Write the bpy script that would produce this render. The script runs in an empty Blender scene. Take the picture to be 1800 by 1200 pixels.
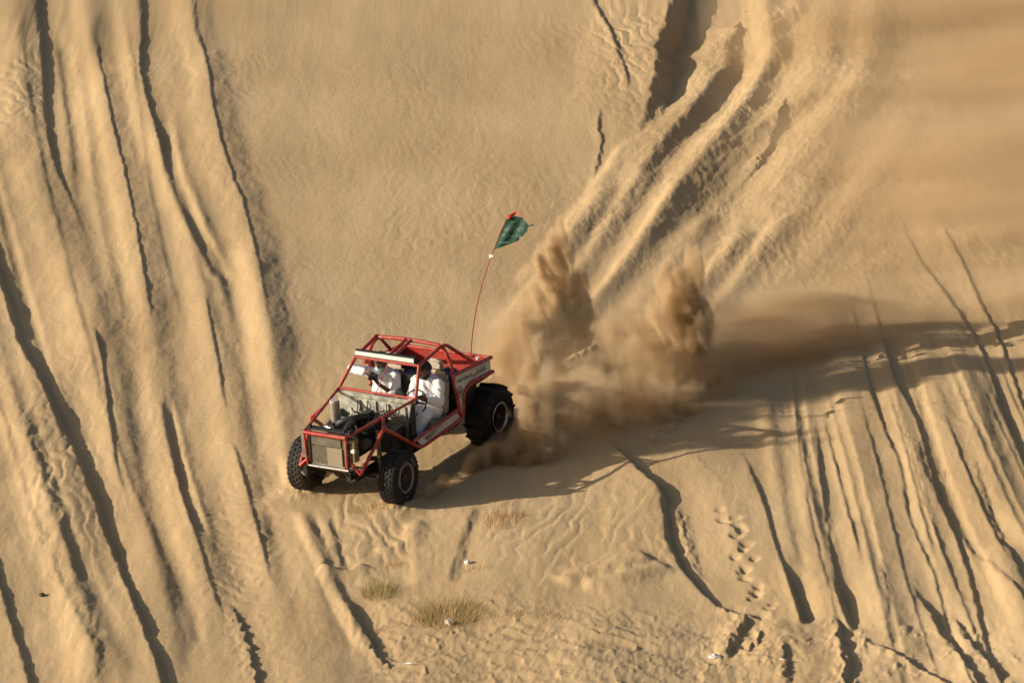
import bpy, bmesh, math, random
import numpy as np
from mathutils import Vector, Matrix

random.seed(7)
rng = np.random.default_rng(7)
scene = bpy.context.scene
C = scene.collection

# ------------------------------------------------------------------ camera
# units are metres; the point on the sand midway between the buggy's front tyres is the origin.
# Telephoto from about 80 m, looking very slightly upward at the dune face.
PITCH = math.radians(2.0)
RIGHT = np.array([1.0, 0, 0]); FWD = np.array([0, math.cos(PITCH), math.sin(PITCH)]); UP = np.array([0, -math.sin(PITCH), math.cos(PITCH)])
FPX = 124.4 * 80.0                      # focal length in pixels of an 1800 px wide picture
def ray(px, py): return FWD + RIGHT * ((px - 900) / FPX) - UP * ((py - 600) / FPX)
CAM = -80.0 * ray(623.2, 870.2)
cam_d = bpy.data.cameras.new('camera'); cam = bpy.data.objects.new('camera', cam_d); C.objects.link(cam)
cam_d.sensor_width = 36.0; cam_d.lens = 36.0 * FPX / 1800.0
cam_d.clip_start = 1.0; cam_d.clip_end = 3000.0
cam.matrix_world = Matrix(((RIGHT[0], UP[0], -FWD[0], CAM[0]), (RIGHT[1], UP[1], -FWD[1], CAM[1]), (RIGHT[2], UP[2], -FWD[2], CAM[2]), (0, 0, 0, 1)))
scene.camera = cam

# ------------------------------------------------------------------ sky and sun
SUN_DIR = np.array([-0.955, -0.166, 0.2444]); SUN_DIR /= np.linalg.norm(SUN_DIR)     # towards the sun
world = bpy.data.worlds.new('World'); scene.world = world; world.use_nodes = True
wn = world.node_tree.nodes; bg = wn['Background']
sky = wn.new('ShaderNodeTexSky'); sky.sky_type = 'NISHITA'; sky.sun_disc = False
sky.sun_elevation = math.asin(SUN_DIR[2]); sky.sun_rotation = math.atan2(SUN_DIR[0], SUN_DIR[1])
sky.dust_density = 3.0; sky.air_density = 1.0
world.node_tree.links.new(sky.outputs[0], bg.inputs[0]); bg.inputs[1].default_value = 0.08
sun_d = bpy.data.lights.new('sun', 'SUN'); sun = bpy.data.objects.new('sun', sun_d); C.objects.link(sun)
sun_d.energy = 5.0; sun_d.angle = math.radians(0.5); sun_d.color = (1.0, 0.89, 0.72)
sun.rotation_euler = Vector(SUN_DIR).to_track_quat('Z', 'Y').to_euler()
sun.location = (-40, -10, 30)

scene.render.engine = 'CYCLES'
scene.view_settings.view_transform = 'Standard'; scene.view_settings.look = 'None'
scene.view_settings.gamma = 1.0; scene.view_settings.use_curve_mapping = False
scene.view_settings.exposure = 0.5
cy = scene.cycles
cy.use_denoising = True
cy.use_adaptive_sampling = True; cy.adaptive_threshold = 0.02
cy.max_bounces = 7; cy.diffuse_bounces = 3; cy.glossy_bounces = 3; cy.volume_bounces = 4; cy.transparent_max_bounces = 8
cy.volume_step_rate = 2.0; cy.volume_max_steps = 256

# ------------------------------------------------------------------ frames of reference
_A = np.array([[.860, -.1206, .496], [.5096, .3215, -.798], [-.0627, .9405, .334]])
_u, _s, _v = np.linalg.svd(_A); _A = _u @ _v
RB = np.stack([a[0] * RIGHT + a[1] * UP - a[2] * FWD for a in _A], 1)     # columns: the buggy's left, back and up in the world
NRM = RB[:, 2]                                                            # normal of the dune face under the buggy

# ------------------------------------------------------------------ helpers: materials
def srgb(r, g, b):
    f = lambda c: (c / 255 / 12.92) if c / 255 <= .04045 else ((c / 255 + .055) / 1.055) ** 2.4
    return (f(r), f(g), f(b))
def mat(name, col, rough=.6, metal=0.0, var=.15, scale=30., bump=0.0, bscale=200., col2=None, coat=0.0, spec=.5, dusty=0.0):
    m = bpy.data.materials.new(name); m.use_nodes = True; nt = m.node_tree; p = nt.nodes['Principled BSDF']
    p.inputs['Roughness'].default_value = rough; p.inputs['Metallic'].default_value = metal
    p.inputs['Specular IOR Level'].default_value = spec
    p.inputs['Coat Weight'].default_value = coat
    tc = nt.nodes.new('ShaderNodeTexCoord')
    n = nt.nodes.new('ShaderNodeTexNoise'); n.inputs['Scale'].default_value = scale; n.inputs['Detail'].default_value = 5
    nt.links.new(tc.outputs['Object'], n.inputs['Vector'])
    r = nt.nodes.new('ShaderNodeValToRGB'); r.color_ramp.elements[0].position = .35; r.color_ramp.elements[1].position = .7
    c2 = col2 if col2 else tuple(c * (1 - var) for c in col)
    r.color_ramp.elements[0].color = (*c2, 1); r.color_ramp.elements[1].color = (*col, 1)
    nt.links.new(n.outputs['Fac'], r.inputs[0]); nt.links.new(r.outputs[0], p.inputs['Base Color'])
    if dusty:                                                # a film of sand in uneven patches
        n3 = nt.nodes.new('ShaderNodeTexNoise'); n3.inputs['Scale'].default_value = 11; n3.inputs['Detail'].default_value = 6; n3.inputs['Roughness'].default_value = .7
        nt.links.new(tc.outputs['Object'], n3.inputs['Vector'])
        r3 = nt.nodes.new('ShaderNodeValToRGB'); r3.color_ramp.elements[0].position = .42; r3.color_ramp.elements[0].color = (0, 0, 0, 1); r3.color_ramp.elements[1].position = .75; r3.color_ramp.elements[1].color = (dusty,) * 3 + (1,)
        x = nt.nodes.new('ShaderNodeMix'); x.data_type = 'RGBA'; x.inputs['B'].default_value = (.34, .23, .13, 1)
        nt.links.new(n3.outputs['Fac'], r3.inputs[0]); nt.links.new(r3.outputs[0], x.inputs['Factor']); nt.links.new(r.outputs[0], x.inputs['A']); nt.links.new(x.outputs['Result'], p.inputs['Base Color'])
    if bump:
        n2 = nt.nodes.new('ShaderNodeTexNoise'); n2.inputs['Scale'].default_value = bscale; n2.inputs['Detail'].default_value = 3
        nt.links.new(tc.outputs['Object'], n2.inputs['Vector'])
        b = nt.nodes.new('ShaderNodeBump'); b.inputs['Strength'].default_value = bump; b.inputs['Distance'].default_value = .01
        nt.links.new(n2.outputs['Fac'], b.inputs['Height']); nt.links.new(b.outputs[0], p.inputs['Normal'])
    return m

# ------------------------------------------------------------------ helpers: noise
_perm = rng.permutation(1024).astype(np.int32); _perm = np.concatenate([_perm, _perm, _perm])
_grad = rng.random(1024) * 2 * np.pi; _gx = np.cos(_grad).astype(np.float32); _gy = np.sin(_grad).astype(np.float32)
def perlin(x, y, seed=0):
    x = np.asarray(x, np.float32) + seed * 17.31; y = np.asarray(y, np.float32) + seed * 9.77
    xi = np.floor(x).astype(np.int32); yi = np.floor(y).astype(np.int32); xf = x - xi; yf = y - yi
    u = xf * xf * xf * (xf * (xf * 6 - 15) + 10); v = yf * yf * yf * (yf * (yf * 6 - 15) + 10)
    xi &= 1023; yi &= 1023; x1 = (xi + 1) & 1023; y1 = (yi + 1) & 1023
    def g(a, b, dx, dy):
        h = _perm[(_perm[a] + b)]; return _gx[h] * dx + _gy[h] * dy
    a = g(xi, yi, xf, yf); b = g(x1, yi, xf - 1, yf); c = g(xi, y1, xf, yf - 1); d = g(x1, y1, xf - 1, yf - 1)
    return (a + u * (b - a)) * (1 - v) + (c + u * (d - c)) * v
def fbm(x, y, octv=4, seed=0, gain=.5):
    t = 0; amp = 1.0
    for i in range(octv):
        t = t + amp * perlin(x, y, seed + i * 3); x = x * 2.03 + 5.1; y = y * 2.03 + 1.7; amp *= gain
    return t
def sstep(a, b, x):
    t = np.clip((x - a) / (b - a), 0, 1); return t * t * (3 - 2 * t)

# ------------------------------------------------------------------ the lie of the land
def base_z(x, y):
    """the dune face without its tracks: an even slope that eases towards the foot of the dune and rolls over far above"""
    x = np.asarray(x, float); y = np.asarray(y, float)
    s = -NRM[1] / NRM[2]; t = -NRM[0] / NRM[2]
    foot = -4.2
    z = s * y
    d = np.maximum(foot - y, 0)
    k = .155 * (1 - np.exp(-d / 2.6))                       # how much the slope eases below the foot
    z = z + np.where(d > 0, .155 * (d - 2.6 * (1 - np.exp(-d / 2.6))), 0)
    far = np.maximum(-16 - y, 0); z = z + .242 * (far - 6 * (1 - np.exp(-far / 6)))
    top = np.maximum(y - 30, 0); z = z - .3 * (top - 12 * (1 - np.exp(-top / 12)))
    return z + t * 40 * np.tanh(x / 40)
def ground_at(px, py):
    """the point of the dune face seen at a pixel of the photograph"""
    r = ray(px, py); t = 60.0
    for _ in range(60):
        p = CAM + r * t
        t += (p[2] - base_z(p[0], p[1])) / (0.397 - r[2]) * .8
    return CAM + r * t
# ------------------------------------------------------------------ the dune: one sheet, fine where the camera looks
def axis(lo, hi, step, far_lo, far_hi):
    mid = np.arange(lo, hi, step); out = []; v = hi; s = step
    while v < far_hi: s *= 1.16; v += s; out.append(v)
    left = []; v = lo; s = step
    while v > far_lo: s *= 1.16; v -= s; left.append(v)
    return np.concatenate([left[::-1], mid, out])
XS = axis(-6.6, 12.3, .0165, -400, 400); YS = axis(-9.6, 20.5, .042, -76, 500)
GX, GY = np.meshgrid(XS, YS, indexing='xy')
NYg, NXg = GX.shape
H = np.zeros(GX.shape, np.float32)
gx32 = GX.astype(np.float32); gy32 = GY.astype(np.float32)
# pixel coordinates of every ground point, to lay out areas of rough and smooth sand
_pz = base_z(GX, GY); _d = np.stack([GX - CAM[0], GY - CAM[1], _pz - CAM[2]], -1); _zc = np.maximum(_d @ FWD, 1.0)
PX = 900 + FPX * (_d @ RIGHT) / _zc; PY = 600 - FPX * (_d @ UP) / _zc
del _d

def blob(cx, cy, rx, ry, soft=1.0):
    q = np.sqrt(((PX - cx) / rx) ** 2 + ((PY - cy) / ry) ** 2); return 1 - sstep(1 - .5 * soft, 1 + .5 * soft, q)
near_car = None
def car_mask():
    b = np.stack([GX, GY, _pz], -1) @ RB
    bx, by = b[..., 0], b[..., 1]
    qx = np.maximum(np.abs(bx) - .95, 0); qy = np.maximum(np.abs(by - 1.2) - 1.9, 0)
    return np.exp(-(qx ** 2 + qy ** 2) / .25 ** 2)
near_car = car_mask()

# broad swells of the dune
swell = .15 * fbm(gx32 / 3.2, gy32 / 8.0, 2, 1) + .03 * fbm(gx32 / 1.1, gy32 / 3.4, 3, 8)
smooth_face = blob(720, 260, 430, 420)
swell *= (1 - .55 * smooth_face)
H += swell * (1 - .9 * near_car)

def catmull(P, n=6):
    P = np.asarray(P, float); Q = np.vstack([2 * P[0] - P[1], P, 2 * P[-1] - P[-2]]); out = []
    for i in range(1, len(Q) - 2):
        for k in range(n):
            t = k / n; a, b, c, d = Q[i - 1], Q[i], Q[i + 1], Q[i + 2]
            out.append(.5 * ((2 * b) + (-a + c) * t + (2 * a - 5 * b + 4 * c - d) * t * t + (-a + 3 * b - 3 * c + d) * t ** 3))
    out.append(P[-1]); return np.array(out)
_k = [0]
def stroke(pts, prof, t0=.12, t1=.12, rag=.02, ragl=.16, lug=None, mod=.3, soft=.014):
    """a track, rut or edge in the sand: pts are places on the dune face from top to bottom, prof the cross-section
    [(metres to the right of the line, height)], tapered at both ends, with a ragged lip"""
    _k[0] += 1; sd = 40 + _k[0] * 2
    G = catmull([ground_at(*p)[:2] for p in pts]); G = G.astype(np.float32)
    wmax = max(abs(prof[0][0]), abs(prof[-1][0])) + .05
    seg = np.linalg.norm(np.diff(G, axis=0), axis=1); cum = np.concatenate([[0], np.cumsum(seg)]); L = cum[-1]
    x0, y0 = G.min(0) - wmax; x1, y1 = G.max(0) + wmax
    i0, i1 = np.searchsorted(XS, [x0, x1]); j0, j1 = np.searchsorted(YS, [y0, y1])
    if i1 <= i0 or j1 <= j0: return
    gx = gx32[j0:j1, i0:i1]; gy = gy32[j0:j1, i0:i1]
    best = np.full(gx.shape, 1e9, np.float32); S = np.zeros_like(best); T = np.zeros_like(best)
    for k in range(len(G) - 1):
        a = G[k]; d = G[k + 1] - a; l = float(np.hypot(*d)) + 1e-6; d = d / l
        ya, yb = min(a[1], G[k + 1][1]) - wmax, max(a[1], G[k + 1][1]) + wmax
        r0, r1 = np.searchsorted(YS[j0:j1], [ya, yb])
        if r1 <= r0: continue
        px = gx[r0:r1] - a[0]; py = gy[r0:r1] - a[1]
        t = np.clip(px * d[0] + py * d[1], 0, l)
        dist = np.hypot(px - t * d[0], py - t * d[1]); sg = np.sign(d[0] * py - d[1] * px)
        m = dist < best[r0:r1]
        best[r0:r1] = np.where(m, dist, best[r0:r1]); S[r0:r1] = np.where(m, dist * sg, S[r0:r1]); T[r0:r1] = np.where(m, cum[k] + t, T[r0:r1])
    S = S + rag * fbm(gx / ragl, gy / (ragl * 2.2), 3, sd)
    p = np.asarray(prof, float)
    xs = np.arange(p[0, 0] - .3, p[-1, 0] + .3, .004); ys = np.interp(xs, p[:, 0], p[:, 1], 0, 0)
    kx = np.arange(-3 * soft, 3 * soft + .004, .004); kk = np.exp(-(kx / soft) ** 2 / 2); ys = np.convolve(ys, kk / kk.sum(), 'same')
    h = np.interp(S, xs, ys).astype(np.float32)
    tt = T / L
    amp = (sstep(0, t0, tt) if t0 > 0 else 1.0) * (1 - (sstep(1 - t1, 1, tt) if t1 > 0 else 0.0))
    amp = amp * (1 + mod * fbm(T / 1.1, T * 0 + sd, 2, sd))
    if lug:
        wl, la, w = lug
        h = h + la * np.sin(T / wl * 2 * np.pi + 1.5 * np.abs(S) / wl) * np.exp(-((S - w) / (.6 * w + .05)) ** 2)
    keep = (best < wmax)
    H[j0:j1, i0:i1] += np.where(keep, h * amp, 0) * (1 - near_car[j0:j1, i0:i1])
def bank(pts, h, wl, wr, rag=.04, t0=.1, t1=.1):
    h *= .92; wr *= 1.4
    stroke(pts, [(-wl, 0), (-.75 * wl, .15 * h), (-.3 * wl, .8 * h), (0, h), (.25 * wr, .85 * h), (.75 * wr, .15 * h), (wr, 0)], t0=t0, t1=t1, rag=rag, ragl=.3, soft=.04)
def cut(h, wl=.45, wr=.7):
    """a rut whose left lip stands proud: the lip throws its shadow to the right"""
    return [(-wl, 0), (-.5 * wl, .12 * h), (-.12 * wl, .42 * h), (-.012, .5 * h), (.06 * h, .47 * h), (1.0 * h, -.45 * h), (1.0 * h + .3 * wr, -.42 * h), (1.0 * h + .6 * wr, -.18 * h), (1.0 * h + wr, 0)]
def ridge(h, wl=.3, wr=.2):
    return [(-wl, 0), (-.6 * wl, .3 * h), (-.2 * wl, .88 * h), (0, h), (.25 * wr, .85 * h), (.7 * wr, .2 * h), (wr, 0)]
def furrow(h, w=.3):
    return [(-1.6 * w, 0), (-1.1 * w, .35 * h), (-.8 * w, .3 * h), (-.45 * w, -.7 * h), (0, -h), (.45 * w, -.7 * h), (.8 * w, .25 * h), (1.1 * w, .3 * h), (1.6 * w, 0)]
def drop(h, wl=1.0, wr=1.6):
    """a broken edge: the left side stands h higher"""
    return [(-wl, 0), (-.4 * wl, .25 * h), (-.02, .5 * h), (.03, .48 * h), (1.05 * h, -.5 * h), (1.05 * h + .45 * wr, -.42 * h), (1.05 * h + wr, 0)]

# tracks on the near-left part of the face: broad banks first, then the sharp lips
bank([(20, -60), (30, 80), (40, 220), (70, 330), (110, 430), (150, 540), (185, 660), (215, 790), (240, 920), (280, 1080), (320, 1230)], .085, .55, .45)
bank([(150, -60), (156, 60), (180, 150), (200, 240), (222, 320), (242, 430), (262, 545), (275, 640), (300, 790), (330, 910), (365, 1010), (410, 1120)], .075, .42, .3, rag=.05)
bank([(330, -60), (340, 40), (360, 110), (374, 200), (398, 290), (428, 370), (452, 470), (472, 580), (490, 680), (505, 760)], .08, .5, .36, rag=.06, t1=.15)
bank([(225, -60), (235, 80), (245, 170), (290, 290), (330, 400), (352, 500), (372, 600), (392, 700), (420, 820), (455, 950), (500, 1090)], .055, .35, .35)
bank([(-60, 500), (-10, 640), (40, 760), (85, 880), (120, 1000), (160, 1130), (180, 1230)], .08, .5, .6)
bank([(440, 420), (455, 560), (475, 700), (495, 830), (525, 950), (570, 1080)], .05, .4, .35)
stroke([(60, -60), (64, 0), (74, 110), (80, 210), (96, 285), (125, 350), (150, 430)], cut(.055, .5, .5), t0=0, t1=.4, rag=.03, ragl=.12)
stroke([(246, -50), (249, 50), (246, 120), (255, 165), (276, 240), (297, 305), (318, 360)], cut(.048, .35, .5), t0=0, t1=.3, rag=.04, ragl=.12)
stroke([(158, 30), (183, 150), (203, 240), (223, 320), (243, 430), (262, 545), (266, 590)], cut(.026, .3, .35), t0=.2, t1=.1, rag=.03, ragl=.2)
stroke([(333, -50), (342, 40), (362, 110), (376, 200), (400, 290), (430, 370), (453, 470), (473, 580), (490, 680)], cut(.024, .3, .4), t0=0, t1=.35, rag=.035, ragl=.22)
stroke([(110, 60), (125, 150), (140, 250), (150, 345)], furrow(.035, .2), t1=.3, soft=.03)
stroke([(285, 180), (300, 280), (330, 370), (360, 430), (395, 500)], furrow(.04, .17), t0=.3, t1=.06, lug=(.12, .004, .1), soft=.03)
stroke([(-40, 395), (0, 500), (30, 605), (62, 668), (100, 750), (136, 815), (170, 900), (200, 980), (226, 1050), (265, 1150), (292, 1230)], cut(.095, .7, .9), t0=.05, t1=0, rag=.035, ragl=.2)
stroke([(-30, 940), (-5, 1025), (18, 1100), (38, 1160), (55, 1230)], cut(.06, .5, .6), t0=.1, t1=0, rag=.04)
stroke([(163, 585), (178, 640), (187, 700), (194, 750), (205, 820), (232, 900)], cut(.034, .4, .5), t0=.1, t1=.4, rag=.02)
stroke([(358, 520), (374, 600), (385, 655), (393, 705), (402, 740)], cut(.028, .35, .45), t0=.15, t1=.3, rag=.02)
stroke([(405, 765), (425, 830), (446, 905), (462, 965), (485, 1040)], cut(.032, .35, .45), t0=.15, t1=.35, rag=.02)
stroke([(280, 660), (300, 770), (320, 870), (345, 945), (372, 1020), (398, 1090)], cut(.02, .4, .55), t0=.3, t1=.1, rag=.03)
stroke([(398, 1040), (420, 1090), (440, 1150), (455, 1230)], cut(.055, .3, .5), t0=.25, t1=0, rag=.10, ragl=.12)
stroke([(290, 690), (310, 780), (330, 860), (365, 960)], furrow(.03, .12), t0=.2, t1=.2, soft=.02)
stroke([(500, 790), (520, 860), (545, 930), (575, 1000), (603, 1055), (630, 1108), (650, 1140)], [(-.35, 0), (-.16, -.022), (-.05, .015), (0, .02), (.04, .01), (.14, -.022), (.3, -.018), (.5, 0)], t0=.12, t1=.08, rag=.02)
stroke([(598, 1040), (622, 1075), (640, 1110), (660, 1145), (690, 1175)], cut(.07, .3, .5), t0=.25, t1=.2, rag=.11, ragl=.13)
stroke([(395, 420), (430, 560), (455, 700), (480, 850), (515, 990), (555, 1120)], furrow(.03, .3), t0=.1, t1=.2, lug=(.11, .006, .2), soft=.04)
stroke([(225, 600), (250, 760), (290, 930), (330, 1080), (350, 1200)], furrow(.02, .25), t0=.1, t1=.1, lug=(.11, .006, .2), soft=.04)
stroke([(20, 700), (70, 850), (110, 980), (150, 1130), (165, 1230)], ridge(.045, .35, .25), t0=.2, t1=.1, rag=.12, ragl=.25)
stroke([(565, 880), (580, 930), (592, 985), (600, 1010)], ridge(.04, .25, .12), t0=.2, t1=.2, rag=.05)

# ruts on the right of the face
bank([(1330, 640), (1370, 780), (1400, 900), (1430, 1000), (1460, 1090)], .04, .35, .3)
bank([(1440, 500), (1480, 640), (1500, 780), (1530, 900), (1560, 1020), (1590, 1120)], .06, .4, .4)
bank([(1600, 560), (1650, 700), (1690, 830), (1740, 960), (1800, 1080)], .07, .4, .45)
bank([(1690, 620), (1740, 780), (1790, 900), (1850, 1000)], .06, .4, .4)
bank([(1385, 700), (1410, 830), (1425, 930), (1445, 1030), (1465, 1110)], .045, .25, .22)
bank([(1530, 560), (1570, 700), (1605, 830), (1630, 930), (1665, 1030), (1700, 1130), (1725, 1230)], .05, .22, .2)
bank([(1660, 560), (1705, 700), (1735, 800), (1775, 900), (1830, 1000)], .06, .3, .25)
bank([(1480, 900), (1520, 1010), (1560, 1090), (1610, 1170)], .05, .3, .25)
bank([(1745, 950), (1780, 1030), (1810, 1110), (1850, 1180)], .07, .3, .3)
stroke([(1050, 770), (1085, 805), (1120, 838), (1152, 866), (1160, 900), (1168, 955), (1190, 1000), (1230, 1045), (1265, 1072), (1330, 1090)], drop(.1, .8, .8), t0=.12, t1=.2, rag=.03)
stroke([(1180, 880), (1200, 940), (1215, 990), (1240, 1030)], ridge(.03, .1, .15), t0=.2, t1=.2, rag=.08, ragl=.1)
stroke([(1300, 780), (1322, 840), (1341, 885), (1352, 925), (1376, 1000), (1396, 1060), (1410, 1105)], cut(.035, .45, .5), t0=.3, t1=.06, rag=.025)
stroke([(1370, 985), (1386, 1030), (1400, 1075), (1410, 1105)], cut(.075, .2, .3), t0=.4, t1=.15, rag=.02)
stroke([(1425, 700), (1437, 770), (1441, 830), (1450, 900), (1466, 1000), (1477, 1070), (1494, 1110)], cut(.028, .4, .5), t0=.3, t1=.05, rag=.025)
stroke([(1462, 1020), (1478, 1070), (1497, 1112)], cut(.08, .2, .3), t0=.4, t1=.1, rag=.02)
stroke([(1470, 420), (1500, 550), (1516, 625), (1532, 695), (1553, 755), (1582, 825), (1592, 885), (1612, 945), (1642, 1015), (1662, 1090), (1692, 1170), (1722, 1240)], cut(.034, .4, .45), t0=.45, t1=0, rag=.025)
stroke([(1505, 420), (1540, 560), (1557, 622), (1577, 682), (1612, 745), (1637, 835), (1652, 885), (1672, 925), (1702, 1015), (1722, 1095), (1737, 1145), (1770, 1230)], cut(.05, .35, .45), t0=.45, t1=0, rag=.025, lug=(.1, .005, .3))
stroke([(1560, 330), (1610, 440), (1680, 540), (1718, 605), (1742, 665), (1762, 725), (1792, 795), (1815, 850), (1850, 930)], cut(.05, .4, .45), t0=.55, t1=0, rag=.03)
stroke([(1620, 330), (1680, 440), (1725, 535), (1757, 602), (1787, 682), (1812, 745), (1850, 820)], cut(.042, .4, .45), t0=.55, t1=0, rag=.03)
stroke([(1590, 720), (1625, 830), (1665, 900), (1700, 955), (1750, 1012), (1800, 1062), (1850, 1110)], cut(.04, .6, .7), t0=.3, t1=0, rag=.05, soft=.03)
stroke([(1590, 1020), (1622, 1062), (1652, 1112), (1682, 1152), (1712, 1195), (1740, 1240)], cut(.085, .5, .6), t0=.3, t1=0, rag=.05)
stroke([(1660, 1060), (1690, 1110), (1722, 1150), (1760, 1195)], cut(.07, .4, .5), t0=.3, t1=.1, rag=.05)
stroke([(1500, 1120), (1580, 1155), (1660, 1200), (1700, 1240)], cut(.06, .3, .4), t0=.2, t1=0, rag=.03)
stroke([(1700, 780), (1740, 900), (1780, 990), (1830, 1080)], cut(.035, .5, .6), t0=.3, t1=0, rag=.05, soft=.02)
stroke([(1365, 640), (1385, 760), (1400, 880), (1425, 980), (1440, 1070)], furrow(.03, .28), t0=.2, t1=.2, lug=(.1, .005, .2), soft=.03)
stroke([(1545, 980), (1552, 1020), (1560, 1060), (1562, 1100)], cut(.025, .25, .3), t0=.3, t1=.3, rag=.05, soft=.02)
stroke([(1460, 1085), (1475, 1130), (1485, 1175), (1480, 1220)], cut(.08, .2, .4), t0=.2, t1=0, rag=.1, ragl=.15)

# the churned gouges above, down which the buggy came
def sweep(pts, h, wl, wr, t1=.6, rag=.05):
    stroke(pts, [(-wl, 0), (-.7 * wl, .2 * h), (-.25 * wl, .8 * h), (0, h), (.2 * wr, .9 * h), (.65 * wr, .25 * h), (wr, 0)], t0=0, t1=t1, rag=rag, ragl=.22, soft=.018, mod=.2)
stroke([(1196, -60), (1180, 0), (1166, 60), (1150, 92), (1155, 112), (1150, 145), (1132, 200), (1105, 270)], drop(.32, 1.4, 2.4), t0=0, t1=.42, rag=.09, ragl=.25)
stroke([(1035, -40), (1045, 10), (1072, 62), (1086, 100), (1102, 150), (1095, 190)], cut(.04, .25, .4), t0=0, t1=.3, rag=.03)
sweep([(1290, 50), (1275, 75), (1272, 105), (1250, 140), (1215, 190), (1180, 235), (1130, 300), (1070, 380), (1000, 470), (930, 560)], .145, .7, .36, .75)
sweep([(1350, -60), (1345, 0), (1352, 60), (1356, 95), (1340, 125), (1310, 180), (1272, 240), (1222, 300), (1160, 380), (1090, 470), (1000, 580)], .18, .45, .42, .7)
stroke([(1400, -50), (1398, 10), (1385, 35), (1350, 60)], ridge(.12, .4, .3), t0=0, t1=.3, rag=.1)
sweep([(1470, -20), (1456, 60), (1446, 140), (1405, 180), (1330, 225), (1250, 300), (1180, 390), (1100, 490), (1010, 600)], .12, .9, .5, .7)
sweep([(1545, -60), (1538, 0), (1534, 60), (1528, 105), (1500, 170), (1480, 190), (1440, 240), (1390, 300), (1340, 370), (1290, 440), (1210, 515), (1130, 580)], .16, .6, .65, .6)
stroke([(1385, 165), (1365, 225), (1345, 270), (1300, 330)], cut(.06, .4, .6), t0=.2, t1=.3, rag=.08)
sweep([(1560, 150), (1490, 230), (1430, 330), (1370, 420), (1290, 510), (1200, 590)], .09, .6, .5, .5)
sweep([(1600, 220), (1540, 310), (1470, 400), (1390, 490), (1300, 560)], .06, .5, .5, .5)
for k, (x, y) in enumerate([(1110, 250), (1150, 300), (1200, 330), (1250, 370), (1310, 400), (1075, 330), (1380, 380)]):
    bank([(x, y), (x - 65, y + 90), (x - 130, y + 175), (x - 200, y + 255)], .055 + .015 * (k % 3), .22 + .06 * (k % 2), .24)
stroke([(1060, 190), (1052, 220), (1056, 260), (1040, 330)], cut(.03, .2, .3), t0=.2, t1=.3, rag=.05)

# the many shallow old tracks between them
_rt = random.Random(11)
for k in range(8):
    x0 = -160 + 62 * k + _rt.uniform(-20, 20); ya = _rt.choice((-60, -60, 150, 300, 450)); yb = _rt.choice((700, 900, 1100, 1240)) if x0 < 200 else _rt.uniform(500, 800)
    ys_ = np.linspace(ya, yb, 9); w = _rt.uniform(.10, .22); h = _rt.uniform(.008, .018)
    stroke([(x0 + .1 * y + .00016 * y * y + 4 * math.sin(y / 90 + k), y) for y in ys_], furrow(h, w) if k % 3 else cut(h * 1.4, w * 2, w * 3), t0=.2, t1=.25, rag=.02, lug=((.1, .004, w) if k % 4 == 0 else None), soft=.03)
for k in range(14):
    x0 = 1370 + 32 * k + _rt.uniform(-14, 14); ya = _rt.uniform(520, 720); yb = _rt.choice((1000, 1100, 1240, 1240))
    sl = .12 + .0009 * (x0 - 1370); ys_ = np.linspace(ya, yb, 9); w = _rt.uniform(.05, .15); h = _rt.uniform(.008, .020)
    stroke([(x0 + sl * (y - 620) + .00010 * (y - 620) ** 2 + 4 * math.sin(y / 80 + k), y) for y in ys_], furrow(h, w) if k % 2 else cut(h * 1.4, w * 2, w * 3), t0=.3, t1=.2, rag=.02, lug=((.1, .004, w) if k % 3 == 0 else None), soft=.012)
# crumbling, churned sand
rough = np.clip(blob(1290, 230, 330, 330, .9) * sstep(1040, 1160, PX + (PY - 300) * .55) + .8 * blob(1010, 385, 60, 40), 0, 1)
patch = np.clip(.5 + 1.6 * fbm(gx32 / .8 - gy32 * .25, gy32 / 1.8, 2, 17), 0, 1)
H += rough * (patch * .009 * fbm(gx32 / .10 - .1 * gy32, gy32 / .22, 3, 11, .6) + .018 * fbm((gx32 - .5 * gy32) / .45, gy32 / 1.6, 3, 14))
# the rippled and littered foot of the dune
foot = sstep(985, 1090, PY - .10 * (PX - 700)) * sstep(600, 720, PX) * (1 - sstep(1330, 1500, PX))
rp = gx32 * 1.3 + gy32 * 2.6 + 1.5 * fbm(gx32 / .8, gy32 / 1.3, 3, 21)
rw = (rp - np.floor(rp)); rw = np.where(rw < .75, rw / .75, (1 - rw) / .25)                    # gentle windward side, steep lee
pat = np.clip(.45 + 1.3 * fbm(gx32 / 1.0 + .4 * gy32, gy32 / .9, 2, 29), .05, 1)
H += foot * (.022 * rw * pat + .05 * fbm(gx32 / 1.6 + .5 * gy32, gy32 / .8, 2, 22) + .012 * fbm(gx32 / .13, gy32 / .2, 3, 23, .6))
clod = fbm(gx32 / .22 + .3 * gy32, gy32 / .3, 3, 24, .55); H += foot * .05 * np.clip(clod - .34, 0, 1)   # scattered crusts
lump = sstep(1060, 1130, PY) * sstep(1150, 1300, PX) * (1 - sstep(1700, 1900, PX))
H += lump * (.022 * fbm(gx32 / .4 - .5 * gy32, gy32 / .7, 3, 26, .5) + .06 * np.clip(fbm(gx32 / .25 - .6 * gy32, gy32 / .5, 3, 27, .6) - .3, 0, 1))
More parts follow.
